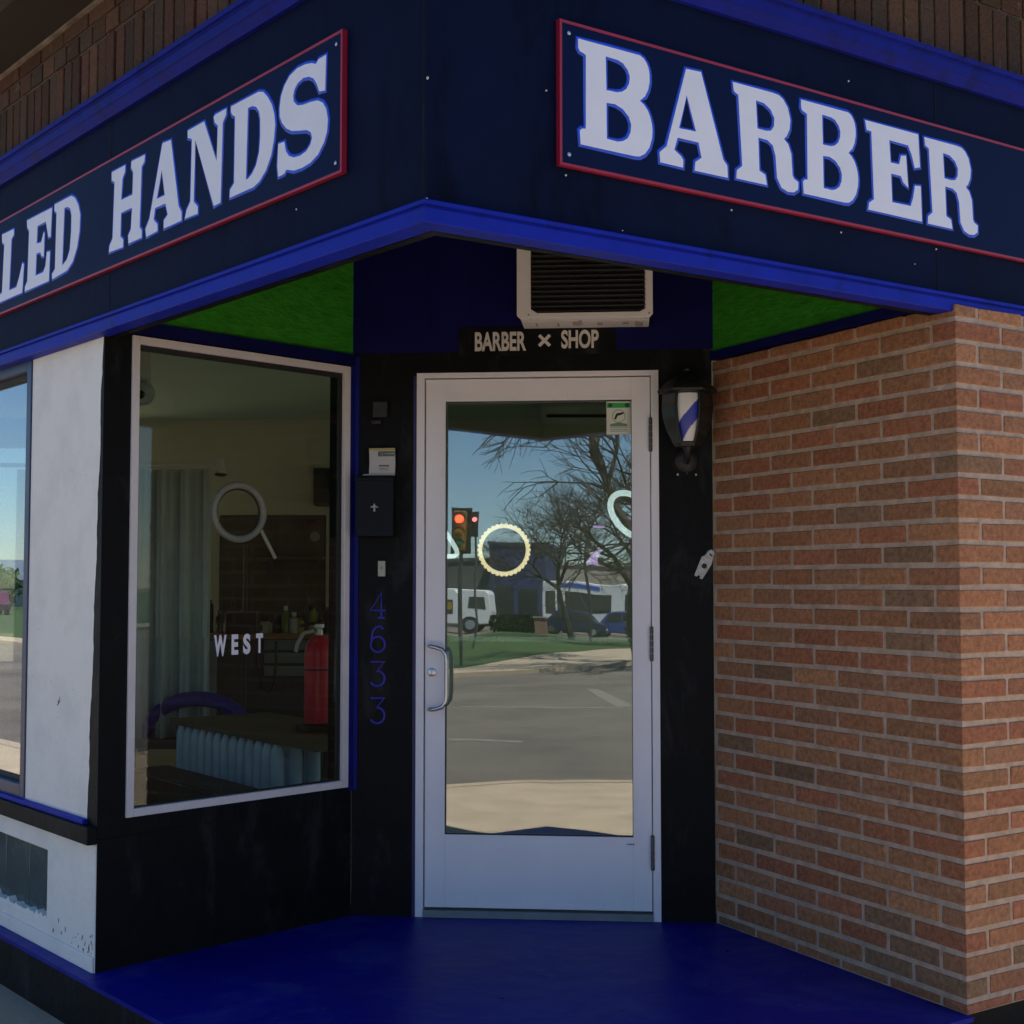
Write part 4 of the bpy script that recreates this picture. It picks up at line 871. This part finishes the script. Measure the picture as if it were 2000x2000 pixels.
# pale box standing in for the fascia's reflection at the door top
iu = thing('reflection_box', 'pale rounded box inside the door standing in for a reflection in its glass', 'air conditioner', (.6, 8.9, 2.2))
MB().box(.17, 1.05, 8.6, 8.85, 2.33, 2.448).build('casing', mat('reflection_pale', (.62, .64, .58), .5), iu, bevel=.03)
MB().box(.22, 1.0, 8.585, 8.598, 2.35, 2.37).build('dark_slit', M['grille'], iu)

# ---------------- across the street, seen in the glass ----------------
def wheel(mb, x, y, z, r, w): mb.lathe((x, y - w / 2, z), [(r * .6, 0), (r, .0), (r, w), (r * .6, w)], 20, axis=(0, 1, 0))
def side_vehicle(name, label, cat, x0, x1, y, z, H, prof, wins, paint, width=2.1, wr=.38, wx=None, stripe=None, group=None, rotz=0):
    """prof: side outline as fractions (x along, z up); wins: window polygons in the same fractions"""
    L = x1 - x0; r = thing(name, label, cat, (0, 0, 0), group)
    P = lambda u, v, yy: (x0 + u * L, yy, z + v * H)
    def slab(polys, ya, yb, m, nm, bev=0):
        mb = MB()
        for p in polys:
            n = len(p); mb.add([P(u, v, ya) for u, v in p] + [P(u, v, yb) for u, v in p], [tuple(range(n)), tuple(range(n, 2 * n))[::-1]] + [(i, n + i, n + (i + 1) % n, (i + 1) % n) for i in range(n)])
        return mb.build(nm, m, r, bevel=bev)
    slab([prof], y - width / 2, y + width / 2, paint, 'body', .06)
    slab(wins, y - width / 2 - .012, y + width / 2 + .012, mat('vehicle_glass', (.015, .02, .025), .08, .1, spec=.8), 'window')
    for i, u in enumerate(wx or (.2, .8)):
        for yy in (y + width / 2 - .08, y - width / 2 + .08):
            mb = MB(); wheel(mb, x0 + u * L, yy, z + wr, wr, .26); w_ = mb.build('wheel', mat('tyre', (.02, .02, .02), .8, .1), r, smooth=True)
            mb = MB(); wheel(mb, x0 + u * L, yy + (.04 if yy > y else -.04), z + wr, wr * .55, .24); mb.build('rim', M['steel'], w_, smooth=True)
    if stripe: slab([stripe[0]], y - width / 2 - .02, y + width / 2 + .02, stripe[1], 'stripe')
    mb = MB().box(x1 - .03, x1 + .03, y + width / 2 - .45, y + width / 2 - .2, z + H * .28, z + H * .36); mb.build('headlight', M['offwhite'], r)
    mb = MB().box(x0 - .03, x0 + .03, y + width / 2 - .35, y + width / 2 - .15, z + H * .35, z + H * .5); mb.build('tail_light', mat('tail_red', (.4, .02, .02), .4), r)
    r.location = Vector(((x0 + x1) / 2, y, z))
    for c in r.children: c.location = Vector(c.location) - r.location
    r.rotation_euler.z = rotz
    return r
white_p = mat('vehicle_white', (.62, .64, .64), .35, .04); 
side_vehicle('minibus', 'white minibus with dark windows and a blue roof stripe in the far parking lot', 'bus', -11.2, -4.3, -72, -.19, 2.85,
  [(0, .14), (.72, .14), (.99, .16), (1, .42), (.90, .50), (.80, .86), (.74, .93), (.70, 1), (.01, 1), (0, .96)],
  [[(.03, .42), (.12, .42), (.12, .80), (.03, .80)], [(.14, .42), (.19, .42), (.19, .80), (.14, .80)], [(.22, .46), (.60, .46), (.60, .80), (.22, .80)], [(.72, .50), (.86, .50), (.79, .78), (.72, .78)]],
  white_p, wx=(.2, .84), wr=.42, stripe=([(.18, .88), (.50, .88), (.50, .95), (.18, .95)], mat('bus_blue', (.03, .09, .45), .4)))
side_vehicle('step_van', 'white delivery step van with a yellow-brown load panel in the far lot', 'van', -18.6, -13.9, -68.4, -.19, 2.45,
  [(0, .16), (.98, .16), (1, .5), (.98, .88), (.93, .96), (.66, .98), (.62, .90), (.58, 1), (.02, 1), (0, .94)],
  [[(.72, .52), (.93, .52), (.92, .80), (.74, .80)], [(.35, .38), (.57, .38), (.57, .72), (.35, .72)]], white_p, wx=(.18, .74), wr=.40,
  stripe=([(.36, .48), (.56, .48), (.56, .66), (.36, .66)], mat('load_yellow', (.30, .18, .02), .5)))
cp = [(0, .2), (1, .2), (1, .46), (.96, .54), (.84, .60), (.70, .96), (.62, 1), (.34, 1), (.26, .96), (.12, .62), (.02, .56), (0, .5)]
cw = [[(.20, .62), (.29, .92), (.48, .93), (.48, .62)], [(.50, .62), (.50, .93), (.66, .90), (.78, .62)]]
dk = mat('car_dark_blue', (.018, .022, .06), .25, .05, coat=.5)
side_vehicle('parked_car', 'dark blue parked car in front of the white minibus', 'car', -10.3, -6.6, -64.3, -.19, 1.45, cp, cw, dk, 1.7, .32, (.17, .80), group='cars parked across the street')
side_vehicle('parked_car', 'blue parked car with red tail light right behind the dark one', 'car', -7.7, -4.2, -67.4, -.19, 1.4, cp, cw, mat('car_mid_blue', (.04, .06, .22), .25, .05), 1.7, .32, (.17, .80), group='cars parked across the street')
side_vehicle('parked_car', 'magenta parked car reflected in the left street window', 'car', -2, 2.2, 0, -.19, 1.5, cp, cw, mat('car_magenta', (.10, .02, .06), .25, .05), 1.7, .33, (.17, .80), group='cars parked across the street', rotz=R(-40)).location = (-76, 48.5, -.19)
# boxy buildings beyond the lot
def house(name, label, x0, x1, y0, y1, z1, wall, parts=(), parapet=.25, rot=0, roof=None, windows=()):
    r = thing(name, label, 'building', ((x0 + x1) / 2, (y0 + y1) / 2, -.2))
    MB().box(x0, x1, y0, y1, -.3, z1).build('wall', wall, r)
    if roof:
        cy = (y0 + y1) / 2; rv = [(x0 - .4, y0 - .4, z1), (x1 + .4, y0 - .4, z1), (x1 + .4, y1 + .4, z1), (x0 - .4, y1 + .4, z1), (x0 + 1.5, cy, z1 + 2.0), (x1 - 1.5, cy, z1 + 2.0)]
        MB().add(rv, [(0, 1, 5, 4), (2, 3, 4, 5), (1, 2, 5), (3, 0, 4), (3, 2, 1, 0)]).build('roof', roof, r)
    else: MB().box(x0 - .1, x1 + .1, y0 - .1, y1 + .1, z1, z1 + parapet).build('parapet', wall, r)
    for (a, b, c, d, m) in windows: MB().box(a, b, y1 - .1, y1 + .05, c, d).build('window', m, r)
    if rot: r.rotation_euler.z = rot
    return r
dg = mat('far_dark_glass', (.02, .025, .03), .15, .2)
house('blue_building', 'dark blue two-storey building beyond the parking lot', -17.2, -12.9, -95, -84, 5.9, mat('far_blue_wall', (.025, .035, .11), .7, .1, 1), windows=[(-16.6, -15.2, .5, 2.6, dg), (-14.8, -13.4, .5, 2.4, dg)])
house('white_warehouse', 'long low cream warehouse with a dark canopy band beyond the parked bus', -12.7, 22, -104, -90, 4.4, mat('far_cream_wall', (.40, .36, .30), .8, .1, .6), windows=[(-12.5, 21, 2.0, 2.9, mat('far_dark_band', (.02, .02, .025), .6))])
house('grey_workshop', 'dull grey workshop beyond the delivery van', -34, -17.4, -98, -86, 4.6, mat('far_grey_wall', (.075, .085, .085), .8, .15, .6), windows=[(-31, -27, .2, 2.6, dg), (-24, -20, .2, 2.6, dg)])
house('bungalow', 'pale bungalow with a slate blue roof reflected in the left street window', -12, 12, -5, 5, 2.3, mat('bungalow_wall', (.35, .36, .33), .8, .1, .6), roof=mat('slate_roof', (.10, .13, .18), .8, .15, 1), windows=[]).location = (-120, 71, -.2)
bpy.data.objects['bungalow'].rotation_euler.z = R(60)
# hedge, brick pillar, sign wall
rnd = random.Random(4)
def leafmass(name, label, cat, cx, cy, z0, sx, sy, sz, n, m, size=.12):
    vs = []; mb = MB()
    for i in range(n):
        while True:
            u, v, w_ = rnd.uniform(-1, 1), rnd.uniform(-1, 1), rnd.uniform(-1, 1)
            if (abs(u) ** 4 + abs(v) ** 4 + abs(w_) ** 4) < 1: break
        c = Vector((cx + u * sx, cy + v * sy, z0 + sz + w_ * sz)); a = Vector((rnd.gauss(0, 1), rnd.gauss(0, 1), rnd.gauss(0, 1))).normalized() * size; b = a.orthogonal().normalized() * size * .6
        mb.add([c - a, c + b, c + a, c - b], [(0, 1, 2, 3)])
    return tag(mb.build(name, m), label, cat)
leafmass('hedge', 'dark clipped hedge at the edge of the far lawn', 'hedge', -11.2, -60.3, -.2, 1.5, .5, .55, 1500, mat('hedge_leaf', (.02, .035, .015), .8, .3, 3))
leafmass('shrub', 'small brown shrub at the right end of the far lawn', 'shrub', -4.3, -58, -.2, .8, .8, .7, 900, mat('shrub_leaf', (.09, .06, .04), .8, .3, 3))
bp_ = thing('brick_pillar', 'low brick pillar at the end of the hedge', 'pillar', (-9.6, -59.6, -.2))
MB().box(-9.9, -9.35, -59.9, -59.4, -.2, .75).build('shaft', mat('far_brick', (.22, .12, .09), .8, .2, 5), bp_); MB().box(-9.95, -9.3, -59.95, -59.35, .75, .83).build('cap', M['concrete'], bp_)
leafmass('roadside_tree', 'leafy green tree beyond the left street', 'tree', -98, 64, -.2, 4, 4, 1.8, 2500, mat('tree_leaf', (.06, .10, .015), .8, .3, 1), .3)
# traffic light
tl_ = thing('traffic_light', 'yellow-brown traffic light showing red on a pole across the street', 'traffic light', (-6.41, -24.0, -.2))
MB().tube([(-6.41, -24.0, -.2), (-6.41, -24.0, 3.9)], .045, 12).build('pole', M['darksteel'], tl_, smooth=True)
MB().box(-6.56, -6.28, -23.92, -23.68, 2.70, 3.82).build('housing', mat('signal_housing', (.22, .12, .02), .5, .2), tl_, bevel=.03)
MB().box(-6.66, -6.18, -23.96, -23.925, 2.62, 3.90).build('backplate', M['black'], tl_)
for z, m_ in ((3.62, emit('signal_red', (1, .05, .02), 6)), (3.26, mat('signal_amber', (.25, .12, .01), .3)), (2.90, mat('signal_green', (.02, .12, .06), .3))):
    MB().lathe((-6.42, -23.68, z), [(.10, 0), (.10, .02), (.06, .035)], 20, axis=(0, 1, 0)).build('lens', m_, tl_, smooth=True)
    MB().tube([(-6.42 + .15 * math.cos(a), -23.58, z + .15 * math.sin(a)) for a in [math.pi * i / 10 for i in range(11)]], .02, 6).build('visor', M['black'], tl_, smooth=True)
# second signal head further off
t2 = thing('traffic_light', 'smaller red traffic light farther off beside the nearer one', 'traffic light', (-9.3, -40, -.2))
MB().tube([(-9.3, -40, -.2), (-9.3, -40, 4.9)], .04, 10).build('pole', M['darksteel'], t2, smooth=True)
MB().box(-9.42, -9.18, -39.9, -39.7, 4.0, 5.0).build('housing', M['black'], t2)
MB().lathe((-9.3, -39.69, 4.72), [(.09, 0), (.09, .02)], 16, axis=(0, 1, 0)).build('lens', emit('signal_red_far', (1, .12, .12), 4), t2)
# utility pole and street lamps
for x, y, h, lab in ((-6.2, -52, 5.5, 'thin grey lamp post in front of the cream warehouse'), (-4.7, -55, 5.2, 'second thin grey post right of the lamp post')):
    p_ = thing('utility_pole' if h > 7 else 'lamp_post', lab, 'pole', (x, y, -.2))
    MB().tube([(x, y, -.2), (x, y, h)], [.14, .10] if h > 7 else [.07, .05], 8).build('shaft', M['bark'] if h > 7 else M['darksteel'], p_, smooth=True)
    MB().box(x - .5, x + .08, y - .08, y + .08, h - .05, h + .05).build('lamp_head', M['darksteel'], p_)
# bare trees
def bare_tree(label, x, y, h, seed, lean=0, MAXL=5):
    rnd = random.Random(seed); mbt, mbc = MB(), MB()
    def grow(mb, p, d, L, r, lev):
        pts = [p]; n = 3; dd = d.copy()
        for i in range(n):
            dd = (dd + Vector((rnd.gauss(0, .12), rnd.gauss(0, .12), rnd.gauss(.03, .08)))).normalized(); pts.append(pts[-1] + dd * L / n)
        mb.tube(pts, [r, r * .85, r * .72, r * .6], 6 if lev < 2 else 4)
        if lev >= MAXL: return
        k = 3 if lev < 2 else (3 if rnd.random() < .6 else 2)
        for i in range(k + 1):
            q = pts[rnd.choice((2, 3, 3))]; a = rnd.uniform(0, 2 * math.pi); sp_ = rnd.uniform(.35, .85)
            u = dd.orthogonal().normalized(); v = dd.cross(u)
            nd = (dd + (u * math.cos(a) + v * math.sin(a)) * sp_ * 1.2).normalized()
            grow(mbc, q, nd, L * rnd.uniform(.64, .84), max(.007, r * .58), lev + 1)
    r = thing('bare_tree', label, 'tree', (x, y, -.2), 'leafless trees across the street')
    grow(mbt, Vector((x, y, -.25)), Vector((lean, 0, 1)).normalized(), h * .28, h * .022, 0)
    mbt.build('trunk', M['bark'], r, smooth=True); mbc.build('crown', M['bark'], r)
bare_tree('big leafless tree with a dark trunk nearest across the street', -1.9, -26, 12, 31, -.16, 6)
bare_tree('leafless tree standing before the cream warehouse', -7.3, -54, 8.5, 12, 0, 6)
bare_tree('slight leafless tree at the right of the far lawn', -3.6, -47, 10, 18, -.1, 6)
